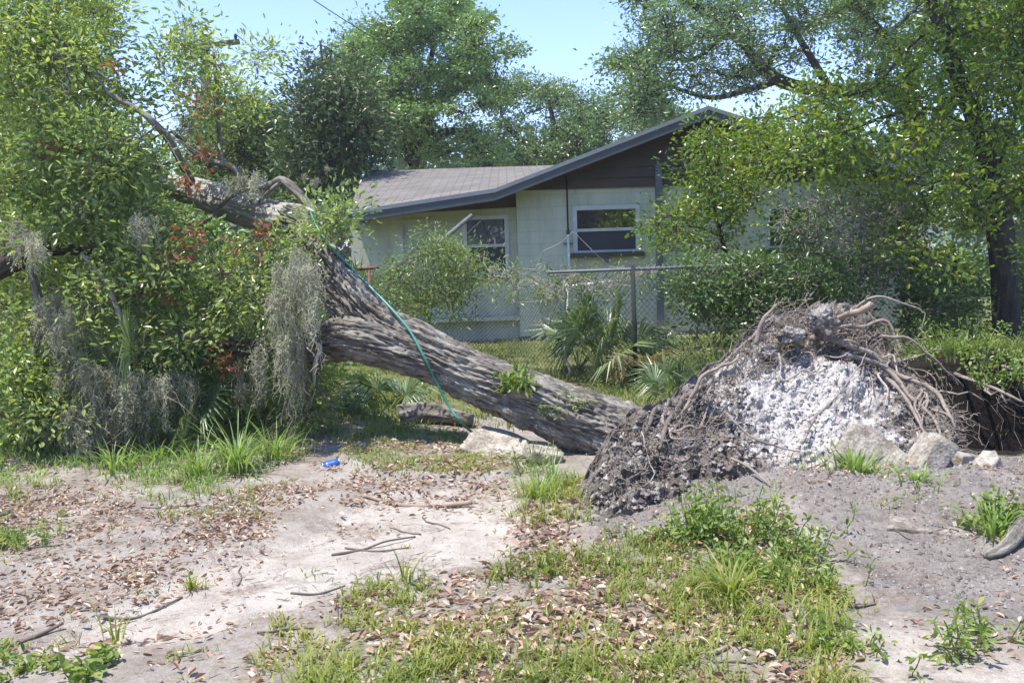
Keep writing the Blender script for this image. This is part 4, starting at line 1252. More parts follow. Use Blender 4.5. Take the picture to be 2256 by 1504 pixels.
for q, n in (([(400, 390), (440, 380), (450, 420), (410, 430)], 2), ([(430, 240), (450, 190), (460, 240), (450, 280)], 2), ([(420, 330), (440, 300), (450, 350), (430, 360)], 2), ([(330, 560), (420, 480), (460, 520), (380, 590)], 5),
             ([(560, 505), (590, 500), (590, 525), (560, 530)], 2), ([(460, 760), (540, 780), (530, 830), (470, 800)], 4), ([(100, 300), (170, 320), (160, 350), (100, 340)], 2), ([(260, 120), (280, 110), (280, 140), (255, 140)], 1), ([(520, 520), (570, 560), (520, 580)], 2), ([(280, 640), (600, 650), (400, 700)], 3)):
    c = clumps_in(rng, q, n, 7.15, 7.6, .06, .12)
    ends = c[:, :3].repeat(3, 0) + rng.normal(0, .05, (n * 3, 3))
    leaf_cloud(rl, rng, ends, .03, 6, .062, .4, 1, .5, droop=.5)
    FN = np.concatenate([s[0] for s in FS])
    A = np.array([FN[np.argmin(np.linalg.norm(FN - x[:3], axis=1))] for x in c])
    cb.segs(A, c[:, :3], .004, .003)
rl.build('withered_leaves', M['leaf_red'], FO, False)
# bare twigs hanging at the broken end
A, B = [], []
for k in range(150):
    q = samp_poly(rng, [(600, 520), (690, 540), (710, 700), (700, 900), (620, 930), (580, 760)], 1)[0] if k < 90 else samp_poly(rng, [(60, 620), (350, 640), (400, 900), (80, 900)], 1)[0]
    a = P(q[0], q[1], rng.uniform(7.0, 7.6)); b = a + np.array((rng.normal(0, .2), rng.normal(0, .15), -rng.uniform(.1, .5)))
    w = wiggle(rng, a, b, 7, .35); A.append(w[:-1]); B.append(w[1:])
cb.segs(np.concatenate(A), np.concatenate(B), .0042, .0028)
cb.build('twigs', M['twig'], FO)

# ---- root plate
TOP = np.array([(1258, 1118), (1285, 1060), (1310, 1010), (1345, 950), (1400, 905), (1480, 880), (1530, 840), (1600, 790), (1645, 740), (1700, 705), (1760, 690), (1800, 676), (1850, 664), (1885, 705), (1930, 745), (1975, 790), (2020, 830), (2060, 870), (2095, 930), (2112, 1000)])
BOT = np.array([(1258, 1122), (1285, 1140), (1310, 1150), (1345, 1160), (1400, 1155), (1480, 1125), (1530, 1105), (1600, 1090), (1645, 1080), (1700, 1070), (1760, 1060), (1800, 1055), (1850, 1050), (1885, 1048), (1930, 1045), (1975, 1045), (2020, 1040), (2060, 1035), (2095, 1025), (2112, 1012)])
NU, NV = 330, 250
ux = np.linspace(TOP[0, 0], TOP[-1, 0], NU)
ty, by_ = np.interp(ux, TOP[:, 0], TOP[:, 1]), np.interp(ux, BOT[:, 0], BOT[:, 1])
yb_ = np.array([G(a, b)[1] for a, b in zip(ux, by_)])
thick = np.interp(ux, [1258, 1310, 1400, 1500, 1700, 1900, 2050, 2112], [.1, .55, 1.1, 1.25, 1.75, 1.9, 1.3, .5])
pts = np.zeros((NV, NU, 3)); sandA = np.zeros((NV, NU))
for j in range(NV):
    v = j / (NV - 1) * 1.45
    if v <= 1:
        py = by_ + (ty - by_) * v
        Y = yb_ + thick * (v ** 1.15)
        pts[j] = PN(np.stack([ux, py], 1), Y)
        e1 = ((ux - 1765) * .88 + (py - 900) * .47) / 290; e2 = (-(ux - 1765) * .47 + (py - 900) * .88) / 155
        sandA[j] = np.clip(1.2 - .78 * np.hypot(e1, e2), 0, 1)
        jt = j
    else:
        f = (v - 1) / .45
        b0 = pts[jt]
        pts[j] = b0 + np.stack([np.zeros(NU), thick * .35 * f + .15 * math.sin(f * 3.1), -(b0[:, 2] + .5) * f ** 1.5], 1)
vn = np.array((.15, -.66, .72))
fl = pts.reshape(-1, 3)
edge = (np.clip(np.minimum(np.arange(NV) / 20.0, 1), 0, 1)[:, None] * np.minimum(np.minimum(np.arange(NU), NU - 1 - np.arange(NU)) / 14.0, 1)[None]).ravel()
sa = sandA.ravel()
lump = .13 * fbm(fl * 2.3, 4, 31) + .10 * (1 - np.abs(fbm(fl * 6.0, 4, 37)) * 2) * (1 - .65 * sa) + .03 * fbm(fl * np.array((15, 9, 9)), 3, 39) + .034 * fbm(fl * 27, 3, 41) * (.4 + 1.2 * vnoise(fl * 3.1, 7)) + .024 * fbm(fl * 52, 2, 43) - .05 * sa * smooth(.25, .6, fbm(fl * np.array((5, 2.2, 2.2)) + 3, 3, 61))
pits = -.16 * smooth(.28, .62, fbm(fl * 3.4 + 5, 3, 53)) * (1 - sa)
fl = fl + vn * ((lump + pits) * edge)[:, None]
m_ = MB()
i = (np.arange(NV - 1)[:, None] * NU + np.arange(NU - 1)[None]).ravel()
m_.add(fl, np.stack([i, i + 1, i + NU + 1, i + NU], 1))
RP = m_.build('root_plate', M['soil'], FO, True, extra={'sand': sa})
RS = fl.reshape(NV, NU, 3)
def on_plate(px, py, lift=.02):
    k = int(np.clip(np.searchsorted(ux, px), 0, NU - 1))
    v = np.clip((py - by_[k]) / (ty[k] - by_[k] - 1e-6), 0, 1)
    return RS[int(v / 1.45 * (NV - 1)), k] + vn * lift
ROOT_RNG = np.random.default_rng(4321)
SIDE_A, SIDE_B = [], []
def rootlets(p, n):
    for _ in range(n):
        k = ROOT_RNG.integers(1, len(p) - 1)
        d = nrm(nrm(p[min(k + 1, len(p) - 1)] - p[k - 1]) * .7 + ROOT_RNG.normal(0, .6, 3) + np.array((0, -.25, -.2)))
        w = wiggle(ROOT_RNG, p[k], p[k] + d * ROOT_RNG.uniform(.06, .24), 7, .5)
        SIDE_A.append(w[:-1]); SIDE_B.append(w[1:])
def root(pts, r0, r1, mt='root', lift=.03, name='root'):
    p = np.array([on_plate(a, b, lift + (c if len(q) > 2 else 0)) for q in pts for a, b, c in [(q + (0,))[:3]]])
    p, r = smooth_path(p, np.linspace(r0, r1, len(p)))
    p = p + .022 * np.stack([fbm(p * 7 + 11 * k, 3, 5 + k) for k in range(3)], -1)
    r = r * (1 + .35 * fbm(p * 9, 2, 9))
    rootlets(p, 5)
    m_ = MB(); m_.tube(p, r, 8, True, disp=gnarl(int(pts[0][0]), .35)); m_.build(name, M[mt], FO)
root([(1790, 760, .05), (1840, 775, .08), (1900, 800, .07), (1960, 830, .05), (2020, 870, .04), (2060, 910, .03), (2085, 960, .02)], .034, .012)
root([(1770, 770, .06), (1830, 745, .10), (1890, 738, .14), (1930, 745, .12), (1975, 790, .06)], .026, .010)
root([(1840, 790, .05), (1930, 830, .06), (2000, 890, .06), (2040, 940, .04), (2060, 1000, .02)], .024, .009)
root([(1900, 820, .03), (1960, 870, .05), (2000, 930, .04), (2030, 1000, .02)], .020, .007)
root([(1690, 720, .0), (1660, 745, .01), (1600, 800, .01), (1560, 830, .02)], .016, .009)
root([(1500, 890, .03), (1470, 930, .06), (1450, 985, .04), (1440, 1010, .0)], .022, .012, 'twig')
root([(1440, 910, .03), (1420, 950, .05), (1400, 985, .0)], .018, .010, 'twig')
root([(1560, 850, .04), (1520, 890, .04), (1490, 930, .03)], .018, .010)
root([(1590, 930, .04), (1640, 965, .05), (1700, 985, .06), (1750, 1010, .05)], .010, .006)
root([(1760, 985, .05), (1790, 930, .07), (1840, 880, .10), (1880, 820, .16)], .008, .005)
root([(1700, 800, .05), (1720, 850, .04), (1760, 830, .04), (1790, 840, .03)], .010, .006, 'twig_pale')
# free standing root ends along the top
def free_root(pp, r0, r1, mt='root'):
    p = np.array([P(*q) for q in pp]); p, r = smooth_path(p, np.linspace(r0, r1, len(p)))
    p = p + .03 * np.stack([fbm(p * 6 + 11 * k, 3, 5 + k) for k in range(3)], -1)
    rootlets(p, 4)
    m_ = MB(); m_.tube(p, r, 8, True, disp=gnarl(int(abs(pp[0][0])), .35)); m_.build('root', M[mt], FO)
free_root([(1660, 760, 6.9), (1680, 710, 6.9), (1700, 680, 6.9), (1722, 664, 6.9)], .020, .009)
free_root([(1835, 705, 7.1), (1870, 690, 7.0), (1900, 680, 6.95), (1918, 672, 6.95)], .02, .033, 'dry_wood')
free_root([(1520, 880, 6.3), (1545, 830, 6.3), (1580, 815, 6.35), (1625, 795, 6.45)], .014, .010, 'dry_wood')
free_root([(1880, 680, 7.1), (1910, 660, 7.0), (1960, 655, 7.0), (2030, 680, 7.0)], .010, .006, 'twig_pale')
free_root([(1940, 740, 7.2), (2000, 745, 7.2), (2060, 790, 7.2), (2120, 850, 7.2)], .014, .008)
free_root([(1740, 700, 7.0), (1765, 670, 7.0), (1775, 660, 7.0)], .009, .006)
rq = np.random.default_rng(808)
for k in range(28):
    q0 = samp_poly(rq, [(1700, 720), (1850, 690), (1960, 780), (2080, 900), (2090, 960), (1990, 880), (1880, 800), (1760, 790)], 1)[0] if k < 24 else samp_poly(rq, [(1330, 1010), (1420, 920), (1560, 850), (1560, 950), (1400, 1080)], 1)[0]
    ang = rq.uniform(-.3, 1.2) if k < 24 else rq.uniform(.8, 2.6)
    ln = rq.uniform(60, 170)
    pp = []
    for t in np.linspace(0, 1, 6):
        ang += rq.normal(0, .28)
        pp.append((q0[0] + math.cos(ang) * ln * t, q0[1] + math.sin(ang) * ln * t, rq.uniform(.0, .07) * math.sin(t * 3.1)))
    r_ = rq.uniform(.005, .013)
    root(pp, r_, r_ * .45, 'root' if rq.uniform() < .7 else 'twig_pale')
# a clod of pale soil gripped at the top
def clod(c, size, seed, mt, name, parent):
    m_ = MB()
    nu, nv = 90, 60
    a = np.linspace(0, 2 * math.pi, nu, endpoint=False)[None]; b = np.linspace(0.02, math.pi - .02, nv)[:, None]
    d = np.stack([np.sin(b) * np.cos(a), np.sin(b) * np.sin(a), np.cos(b) * np.ones_like(a)], -1)
    q = d * np.array(size) * (1 + .55 * fbm(d * 1.7 + seed, 4, seed) + .30 * fbm(d * 6.5 + seed, 3, seed + 5) + .14 * fbm(d * 17 + seed, 2, seed + 9))[..., None]
    i = np.arange(nv - 1)[:, None] * nu; j = np.arange(nu)[None]; j2 = (j + 1) % nu
    m_.add(q + np.array(c), np.stack([i + j, i + nu + j, i + nu + j2, i + j2], -1).reshape(-1, 4))
    return m_.build(name, M[mt], parent, True, extra={'sand': np.full(nu * nv, .5)})
clod(P(1818, 705, 7.1), (.11, .10, .12), 3, 'soil', 'soil_clod', FO)
clod(P(1745, 740, 7.0), (.10, .09, .06), 8, 'soil', 'soil_clod', FO)
clod(P(1690, 780, 6.95), (.08, .08, .05), 5, 'soil', 'soil_clod', FO)
# fine fibres all over the upper rim, the right side and the dark lower part
fb = MB(); A, B = [], []
def fibre(a, d, L, amp, n=7):
    p = wiggle(rng, a, a + d * L, n, amp, -.05); A.append(p[:-1]); B.append(p[1:])
for k in range(1300):
    w = rng.choice([0, 5, 8], p=[.54, .26, .20])
    if w < 4:   q = samp_poly(rng, [(1640, 740), (1760, 690), (1880, 700), (1960, 770), (1900, 820), (1760, 790), (1680, 830), (1600, 850)], 1)[0]
    elif w < 7: q = samp_poly(rng, [(1960, 790), (2095, 920), (2105, 1000), (2000, 1030), (1960, 900)], 1)[0]
    else:       q = samp_poly(rng, [(1300, 1050), (1400, 920), (1520, 870), (1600, 830), (1600, 930), (1500, 1050), (1350, 1120)], 1)[0]
    a = on_plate(q[0], q[1], .02)
    d = nrm(rng.normal(0, 1, 3) * np.array((1, .6, .8)) + (np.array((.7, -.2, -.9)) if 4 <= w < 7 else np.array((0, -.25, -.1))))
    fibre(a, d, rng.uniform(.05, .30), .6)
fb.segs(np.concatenate(SIDE_A), np.concatenate(SIDE_B), .0042, .0026)
fb.segs(np.concatenate(A), np.concatenate(B), .0030, .002, rng.uniform(0, 1, sum(len(x) for x in A)))
fb.build('root_fibres', M['root'], FO)

# crumbs lying on the slope of the root plate
def plate_crumbs(poly, n, s0, s1, mt, seed):
    rg = np.random.default_rng(seed); m_ = MB()
    q = samp_poly(rg, poly, n)
    b = np.array([on_plate(x, y, .004) for x, y in q]); s = s0 + (s1 - s0) * rg.uniform(0, 1, n) ** 3
    oc = np.array([(1, 0, 0), (0, 1, 0), (-1, 0, 0), (0, -1, 0), (0, 0, 1), (0, 0, -1.)])
    v = b[:, None] + oc[None] * s[:, None, None] * rg.uniform(.6, 1.3, (n, 6, 1)) + rg.normal(0, .15, (n, 6, 3)) * s[:, None, None]
    f = np.array([(0, 1, 4), (1, 2, 4), (2, 3, 4), (3, 0, 4), (1, 0, 5), (2, 1, 5), (3, 2, 5), (0, 3, 5)])
    m_.add(v.reshape(-1, 3), None, (np.arange(n)[:, None, None] * 6 + f[None]).reshape(-1, 3), rnd=np.repeat(rg.uniform(0, 1, n), 8))
    tag(m_.build('soil_crumbs', M[mt], FO, False), kind='stuff')
M['crumb_pale'] = leaf_mat('pale_crumb', [(.36, .33, .29), (.48, .45, .41), (.55, .525, .485), (.28, .245, .21)], 0, .95, .1)
M['crumb_dark'] = leaf_mat('dark_crumb', [(.07, .055, .044), (.17, .145, .12), (.28, .25, .215), (.40, .37, .33)], 0, .95, .1)
plate_crumbs([(1600, 830), (1760, 790), (1900, 790), (2040, 900), (2050, 1020), (1780, 1050), (1620, 1000)], 1400, .004, .022, 'crumb_pale', 1)
plate_crumbs([(1290, 1120), (1350, 960), (1520, 860), (1640, 800), (1660, 1060), (1400, 1150)], 2800, .004, .024, 'crumb_dark', 2)
plate_crumbs([(1650, 760), (1850, 680), (2000, 830), (2100, 960), (2060, 1020), (1960, 830), (1760, 790)], 900, .004, .02, 'crumb_dark', 3)

# ---- small ferns and creepers growing on the trunk
def surf_trunk(px, py):
    """the trunk's surface as seen under a pixel of the photograph"""
    d = ray(px, py).normalized()
    hit = TRUNK_TREE.ray_cast(Vector((0, 0, EYE)), d)
    if hit[0] is not None:
        return np.array(hit[0])
    pc, rc = path3(TR)
    k = np.argmin(np.linalg.norm(np.cross(pc - np.array((0, 0, EYE)), np.array(d)), axis=1))
    return np.array(TRUNK_TREE.find_nearest(Vector(np.array((0, 0, EYE)) + np.array(d) * np.linalg.norm(pc[k] - np.array((0, 0, EYE)))))[0])
def patch(pp, n, L, name, label, cat, seed, group):
    rg = np.random.default_rng(seed)
    c = np.array([surf_trunk(*(np.array(samp_poly(rg, pp, 1)[0]))) for _ in range(n)])
    c = c[np.argsort(c[:, 0])]
    m_ = MB(); m_.tube(c + (0, -.014, .010), .004, 5)
    leaf_cloud(m_, rg, c + (0, -.02, .015), .018, 5, L, .36, 1, .7)
    o = m_.build(name, M['weed'], None, False)
    tag(recenter(o), label, cat, group)
patch([(1095, 820), (1165, 815), (1170, 850), (1110, 855)], 36, .07, 'fern', 'bushy green resurrection fern on top of the fallen trunk', 'fern', 1, 'ferns on the trunk')
patch([(1230, 865), (1290, 870), (1310, 905), (1250, 900)], 16, .035, 'fern', 'sparse small creeper on the trunk near its upper edge by the root plate', 'fern', 2, 'ferns on the trunk')
patch([(1180, 880), (1250, 900), (1260, 930), (1200, 920)], 14, .03, 'fern', 'faint dark creeper along the middle of the trunk near the root plate', 'fern', 3, 'ferns on the trunk')

# ---- green hose laid over the trunk
HS = [(684, 470), (700, 505), (735, 555), (780, 600), (825, 645), (868, 690), (905, 735), (935, 790), (962, 845), (990, 895), (1020, 935)]
hp = np.array([surf_trunk(*q) for q in HS])
hp[-1] = P(1018, 932, hp[-3][1] - .08); hp[-2] = P(988, 893, hp[-3][1] - .05)
hp = np.concatenate([[P(676, 480, 8.0)], hp, [G(1047, 962) + (0, 0, .02)]])
hp[1:-3] += np.array((0, -.03, .02))
q, r = smooth_path(hp, np.full(len(hp), .0105))
m_ = MB(); m_.tube(q, r, 8)
tag(m_.build('garden_hose', M['hose']), 'green garden hose draped over the fallen trunk down to the concrete slab', 'hose')

# ------------------------------------------------------------------ hanging moss
# undergrowth
for k, (q, Y0, Y1, n, lab) in enumerate((([(-150, 690), (300, 690), (360, 850), (330, 930), (-150, 940)], 9.6, 11.5, 60, 'dark undergrowth behind the grey moss at the left'),
                                       ([(330, 690), (720, 700), (720, 860), (560, 900), (340, 900)], 10.0, 12.0, 55, 'dark undergrowth in the hollow behind the fallen crown'))):
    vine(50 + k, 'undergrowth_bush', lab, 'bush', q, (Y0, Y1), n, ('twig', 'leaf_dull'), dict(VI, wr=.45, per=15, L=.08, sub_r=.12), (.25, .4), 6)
def moss(i, px, py, w, h, Y, n, label, group='moss hanging in the fallen crown'):
    rg = np.random.default_rng(900 + i)
    m_ = MB(); A, B, R = [], [], []
    nb = max(4, n // 9)
    bun = np.stack([px + rg.normal(0, w * .42, nb), py + rg.uniform(-.1, .42, nb) * h, Y + rg.normal(0, .12, nb), rg.uniform(.2, .9, nb)], 1)
    for k in range(int(n * 2.2)):
        u = bun[rg.integers(0, nb)]
        a = P(u[0], u[1], u[2]) + rg.normal(0, .030, 3)
        L = h * Y / FPX * u[3] * (.15 + .95 * rg.uniform() ** 1.3)
        b = a + np.array((rg.normal(0, .028), rg.normal(0, .03), -L))
        p = wiggle(rg, a, b, 11, .22 * rg.uniform(.4, 1.4))
        p = p + rg.normal(0, .006, p.shape)
        p[:, 2] = np.maximum(p[:, 2], .01)
        tone = np.clip(u[3] * .7 + rg.normal(0, .2), 0, 1)
        A.append(p[:-1]); B.append(p[1:]); R.append(np.full(10, tone))
        j = p[1:-1]
        A.append(j); B.append(j + rg.normal(0, .016, j.shape) + (0, 0, -.008)); R.append(np.full(9, tone))
    m_.segs(np.concatenate(A), np.concatenate(B), .0023, .0011, np.concatenate(R))
    o = m_.build('hanging_moss', M['moss'])
    tag(recenter(o), label, 'moss', group)
MO = [(640, 600, 70, 200, 7.05, 150, 'long grey moss curtain hanging beside the trunk fork'), (668, 560, 40, 170, 7.1, 110, 'narrow grey moss tuft against the upper trunk'),
      (640, 740, 50, 200, 7.05, 120, 'grey moss strand hanging lowest left of the fork'), (560, 800, 60, 150, 7.3, 50, 'thin moss wisps in the dark hollow of the crown'),
      (215, 800, 90, 150, 7.15, 190, 'thick grey moss mass left of the pale branch'), (310, 830, 80, 150, 7.2, 190, 'thick grey moss mass right of the pale branch'),
      (180, 900, 80, 130, 7.05, 130, 'low grey moss heap touching the grass below the crown'), (250, 900, 90, 100, 7.1, 110, 'low grey moss behind the dark bent twig'),
      (110, 660, 50, 160, 7.2, 90, 'grey moss streamers under the dark left branch'), (150, 690, 40, 130, 7.2, 70, 'short moss streamers beside the pale branch top'),
      (40, 500, 60, 90, 7.2, 90, 'grey moss above the dark branch at the left edge'), (390, 830, 50, 120, 7.4, 80, 'moss over the lower palmetto fan'),
      (300, 480, 30, 80, 7.3, 45, 'small moss tuft left of the upper limb end'), (560, 385, 60, 70, 8.2, 60, 'pale moss on the small branch above the upper limb'), (690, 375, 40, 60, 17.5, 40, 'moss tuft hanging in the dark magnolia'),
      (410, 260, 30, 60, 8.3, 30, 'wispy moss near the utility pole'), (170, 790, 40, 120, 7.2, 70, 'moss streamers dropping from twigs at the lower left'), (60, 520, 40, 60, 7.0, 40, 'small moss patch below the left edge branch')]
for i, a in enumerate(MO): moss(i, *a, group=None if i == 14 else 'moss hanging in the fallen crown')

# ------------------------------------------------------------------ palmettos
def fan(mb, rg, hub, d, n, R, k=26, sweep=200, droop=.25, rb=.3):
    """fan leaf: hub, pointing direction d, normal n"""
    d = nrm(d); n = nrm(n - d * (n @ d)); s = np.cross(d, n)
    a = np.radians(np.linspace(-sweep / 2, sweep / 2, k)) + rg.normal(0, .03, k)
    e = d[None] * np.cos(a)[:, None] + s[None] * np.sin(a)[:, None]
    l = R * (1 - .35 * (np.abs(a) / np.radians(sweep / 2)) ** 2) * rg.uniform(.88, 1.08, k)
    w = R * .055
    V, T = [], []
    sd = nrm(np.cross(e, n[None]))
    m1 = hub + e * (l * .5)[:, None] + n * .02
    tip = hub + e * l[:, None] - np.array((0, 0, 1.0)) * (l * droop * rg.uniform(.3, 1.4, k))[:, None]
    b0 = hub + e * .02
    v = np.stack([b0, m1 + sd * w * .5, tip, m1 - sd * w * .5, m1 - n * w * .35], 1).reshape(-1, 3)
    b = np.arange(k)[:, None] * 5
    r = np.clip(rb + rg.normal(0, .18, k), 0, 1)
    mb.add(v, None, np.concatenate([b + np.array([[0, 1, 4]]), b + np.array([[1, 2, 4]]), b + np.array([[0, 4, 3]]), b + np.array([[4, 2, 3]])]), rnd=np.tile(r, 4))
def palmetto(seed, base, n, hgt, R, label, lean=.42, group='saw palmettos', mats=('palm', 'palm'), az=None):
    rg = np.random.default_rng(seed)
    t = thing('palmetto', label, 'palmetto', base, group)
    f_, s_ = MB(), MB()
    for k in range(n):
        a = (k / n * 2 * math.pi + rg.normal(0, .3)) if az is None else math.radians(az[0] + (az[1] - az[0]) * k / max(1, n - 1))
        el = rg.uniform(.35, 1.25)
        d = np.array((math.cos(a) * math.cos(el) * lean * 1.6, math.sin(a) * math.cos(el) * lean * 1.6, math.sin(el)))
        d = nrm(d)
        L = hgt * rg.uniform(.7, 1.1)
        hub = base + d * L
        mid = base + d * L * .5 + np.array((0, 0, .04))
        s_.tube([base, mid, hub], [.009, .007, .006], 5, False)
        dd = nrm(d + np.array((0, 0, -.12)) + rg.normal(0, .15, 3))
        fan(f_, rg, hub, dd, nrm(np.array((0, 0, 1.0)) + rg.normal(0, .5, 3) - d * .4), R * rg.uniform(.8, 1.1), 24, 210, .3, rg.uniform(.15, .7))
    s_.build('stems', M['weed'], t); f_.build('fronds', M[mats[1]], t, False)
palmetto(1, G(1335, 835), 20, .76, .62, 'large green palmetto standing left of the dark fence post')
palmetto(2, G(1275, 815), 9, .5, .5, 'smaller palmetto leaning left below the white elbow pipe')
palmetto(3, gnd(800, 13.6), 12, 1.15, .55, 'tall dark palmetto behind the upper trunk at the house corner', .3)
palmetto(4, G(860, 905), 7, .34, .5, 'low palmetto under the fallen trunk', .9)
palmetto(5, P(400, 800, 7.5) * (1, 1, 0), 7, .42, .46, 'drooping palmetto fan in the hollow under the fallen crown', .7)
palmetto(6, P(310, 800, 7.45) * (1, 1, 0), 6, .92, .46, 'palmetto fans half hidden behind the pale branch', .55)
palmetto(7, G(1475, 905), 6, .28, .42, 'young palmetto with upright fronds between the trunk and the root plate', .6)
palmetto(8, G(1420, 850), 5, .3, .4, 'yellowing palmetto fans at the foot of the dark fence post', .8, mats=('palm', 'palm_dry'))

# ------------------------------------------------------------------ concrete
def slab_rock(seed, size, c, rot, name, label, cat='concrete slab', mt='concrete', group='broken concrete', square=False, spin=0):
    rg = np.random.default_rng(seed)
    a, b, h = size
    out = [(-.5, -.42), (-.1, -.52), (.35, -.48), (.52, -.1), (.46, .4), (.05, .52), (-.42, .46), (-.53, .05)]
    if square: out = [(-.5, -.5), (0, -.49), (.5, -.48), (.51, 0), (.49, .5), (.02, .5), (-.48, .49), (-.5, .03)]
    o = np.array([(x * a * rg.uniform(.92, 1.06), y * b * rg.uniform(.92, 1.06)) for x, y in out])
    # denser outline
    n = len(o); o = np.concatenate([o[k] * (1 - t) + o[(k + 1) % n] * t for k in range(n) for t in np.linspace(0, 1, 6, endpoint=False)[:, None]]).reshape(-1, 2)
    o = o + rg.normal(0, .008, o.shape) * max(a, .3)
    n = len(o)
    rings = []
    prof = [(0, -.5), (.6, -.5), (.97, -.47), (1.0, -.4), (1.0, -.1), (.995, .2), (1.0, .38), (.97, .47), (.6, .5), (0, .5)]
    for s, z in prof:
        q = np.concatenate([o * s, np.full((n, 1), z * h)], 1)
        rings.append(q)
    v = np.array(rings)
    v = v + .02 * max(h, .1) * 4 * fbm(v * 9 + seed, 3, seed)[..., None] * nrm(v + 1e-6) * .35
    R = np.array(Matrix.Rotation(rot[2], 3, 'Z') @ Matrix.Rotation(rot[1], 3, 'Y') @ Matrix.Rotation(rot[0], 3, 'X') @ Matrix.Rotation(spin, 3, 'Z'))
    k = len(prof)
    i = np.arange(k - 1)[:, None] * n; j = np.arange(n)[None]; j2 = (j + 1) % n
    m_ = MB(); m_.add(v.reshape(-1, 3) @ R.T, np.stack([i + j, i + j2, i + n + j2, i + n + j], -1).reshape(-1, 4))
    ob = m_.build(name, M[mt])
    ob.location = tuple(float(x) for x in c)
    return tag(ob, label, cat, group)
R_ = math.radians
slab_rock(1, (.48, .42, .085), G(1095, 1003) + (0, .03, .06), (R_(16), R_(12), R_(-18)), 'concrete_slab', 'pebbled concrete slab tilted on the grass below the end of the green hose')
slab_rock(2, (.30, .26, .08), G(1200, 1022) + (0, .1, .05), (R_(6), R_(12), R_(20)), 'concrete_slab', 'smaller concrete slab half under the trunk base')
slab_rock(3, (.46, .46, .06), P(1912, 1020, 5.85), (R_(58), R_(0), R_(12)), 'concrete_slab', 'flat square concrete slab leaning upright against the white soil', square=True, spin=R_(48))
slab_rock(4, (.38, .26, .16), G(2065, 1070) + (0, .18, .10), (R_(-14), R_(-52), R_(14)), 'concrete_block', 'tilted pale concrete block at the right foot of the root plate', 'concrete block', square=True)
slab_rock(5, (.22, .20, .16), G(2140, 1060) + (0, .25, .06), (R_(5), R_(10), R_(40)), 'concrete_block', 'small squarish concrete block right of the tilted block', 'concrete block', square=True)
slab_rock(6, (.34, .14, .10), G(2200, 1075) + (0, .2, .05), (R_(0), R_(-30), R_(35)), 'concrete_slab', 'narrow concrete fragment leaning at the edge of the dark hole')
slab_rock(7, (.42, .36, .06), G(2050, 1165) + (0, 0, .025), (R_(5), R_(4), R_(-24)), 'concrete_slab', 'mostly buried dusty concrete slab with one edge showing in the grey soil', mt='dusty', square=True)
slab_rock(8, (.14, .09, .035), G(445, 1168) + (0, 0, .012), (0, R_(4), R_(10)), 'stone_chip', 'small flat grey stone lying on the sandy leaf litter', 'stone')

# ------------------------------------------------------------------ logs and sticks
def stick(pp, r0, r1, mt, name, label, cat='stick', group='sticks on the ground', lift=0.0, sides=8):
    p = []
    for q in pp:
        g = G(q[0], q[1]); z = float(gz(g[0], g[1])) + (q[2] if len(q) > 2 else 0) + r0 * .7
        p.append((g[0], g[1], z))
    p, r = smooth_path(np.array(p), np.linspace(r0, r1, len(p)))
    m_ = MB(); m_.tube(p, r, sides, True, disp=gnarl(int(abs(pp[0][0])) % 97, .25 if sides < 20 else .5))
    tag(recenter(m_.build(name, M[mt])), label, cat, group)
stick([(880, 935), (930, 932, .03), (990, 935, .02), (1040, 937)], .10, .06, 'bark', 'log', 'rotten log lying behind the trunk in its shade', 'log', None, sides=40)
stick([(800, 1105), (880, 1110), (960, 1113), (1040, 1112, .02)], .012, .016, 'dry_wood', 'stick', 'long pale stick at the far edge of the bare sand')
stick([(730, 1215), (800, 1205), (850, 1195, .02), (915, 1180)], .007, .005, 'twig', 'stick', 'thin forked twig on the middle of the bare sand')
stick([(760, 1200), (830, 1210), (900, 1198)], .006, .004, 'twig', 'stick', 'short twig beside the dry leaf on the sand')
stick([(20, 1420), (90, 1395), (140, 1380, .02)], .012, .007, 'twig', 'stick', 'dark stick at the lower left edge of the sand')
stick([(0, 1140), (60, 1112), (130, 1098)], .016, .008, 'twig', 'stick', 'dark branch on the litter at the left edge')
stick([(210, 1350), (300, 1345), (400, 1300)], .008, .005, 'twig', 'stick', 'thin stick among the brown leaves at the left')
stick([(640, 1300), (700, 1297), (760, 1285)], .006, .004, 'twig', 'stick', 'thin twig near the grass edge of the sand')
stick([(2172, 1232), (2215, 1222, .02), (2256, 1200, .06), (2330, 1180, .1)], .02, .055, 'bark', 'log', 'pale broken limb poking in at the right edge', 'log', None, sides=14)
stick([(1560, 1455), (1600, 1430), (1640, 1405)], .012, .008, 'dry_wood', 'stick', 'light stick in the foreground grass right of centre')
stick([(1830, 1300), (1870, 1330), (1930, 1325)], .008, .005, 'twig', 'stick', 'thin stick on the grey soil beside the weeds')
stick([(1600, 1060, .1), (1650, 1090, .05), (1700, 1110)], .010, .006, 'root', 'stick', 'broken root lying at the foot of the root plate')
rg = np.random.default_rng(55)
stubs = []
for k in range(26):
    a = rg.uniform(0, 2 * math.pi)
    px, py = rg.uniform(0, 2256), rg.uniform(1090, 1490)
    g = G(px, py); L = rg.uniform(.08, .28)
    b = g + np.array((math.cos(a), math.sin(a), 0)) * L
    p = wiggle(rg, g, b, 6, .15); p[:, 2] = gz(p[:, 0], p[:, 1]) + .006
    m_ = MB(); m_.tube(p, np.linspace(.005, .003, 6), 6)
    wh = 'sand' if bool(in_poly(g[0], g[1], SAND)) else 'grass' if bool(in_poly(g[0], g[1], FRONT)) else 'soil'
    tag(recenter(m_.build('twig', M['twig'])), 'short thin dead twig lying on the bare %s' % wh if wh != 'grass' else 'short thin dead twig lying in the foreground grass', 'twig', 'dead twigs on the %s' % wh)

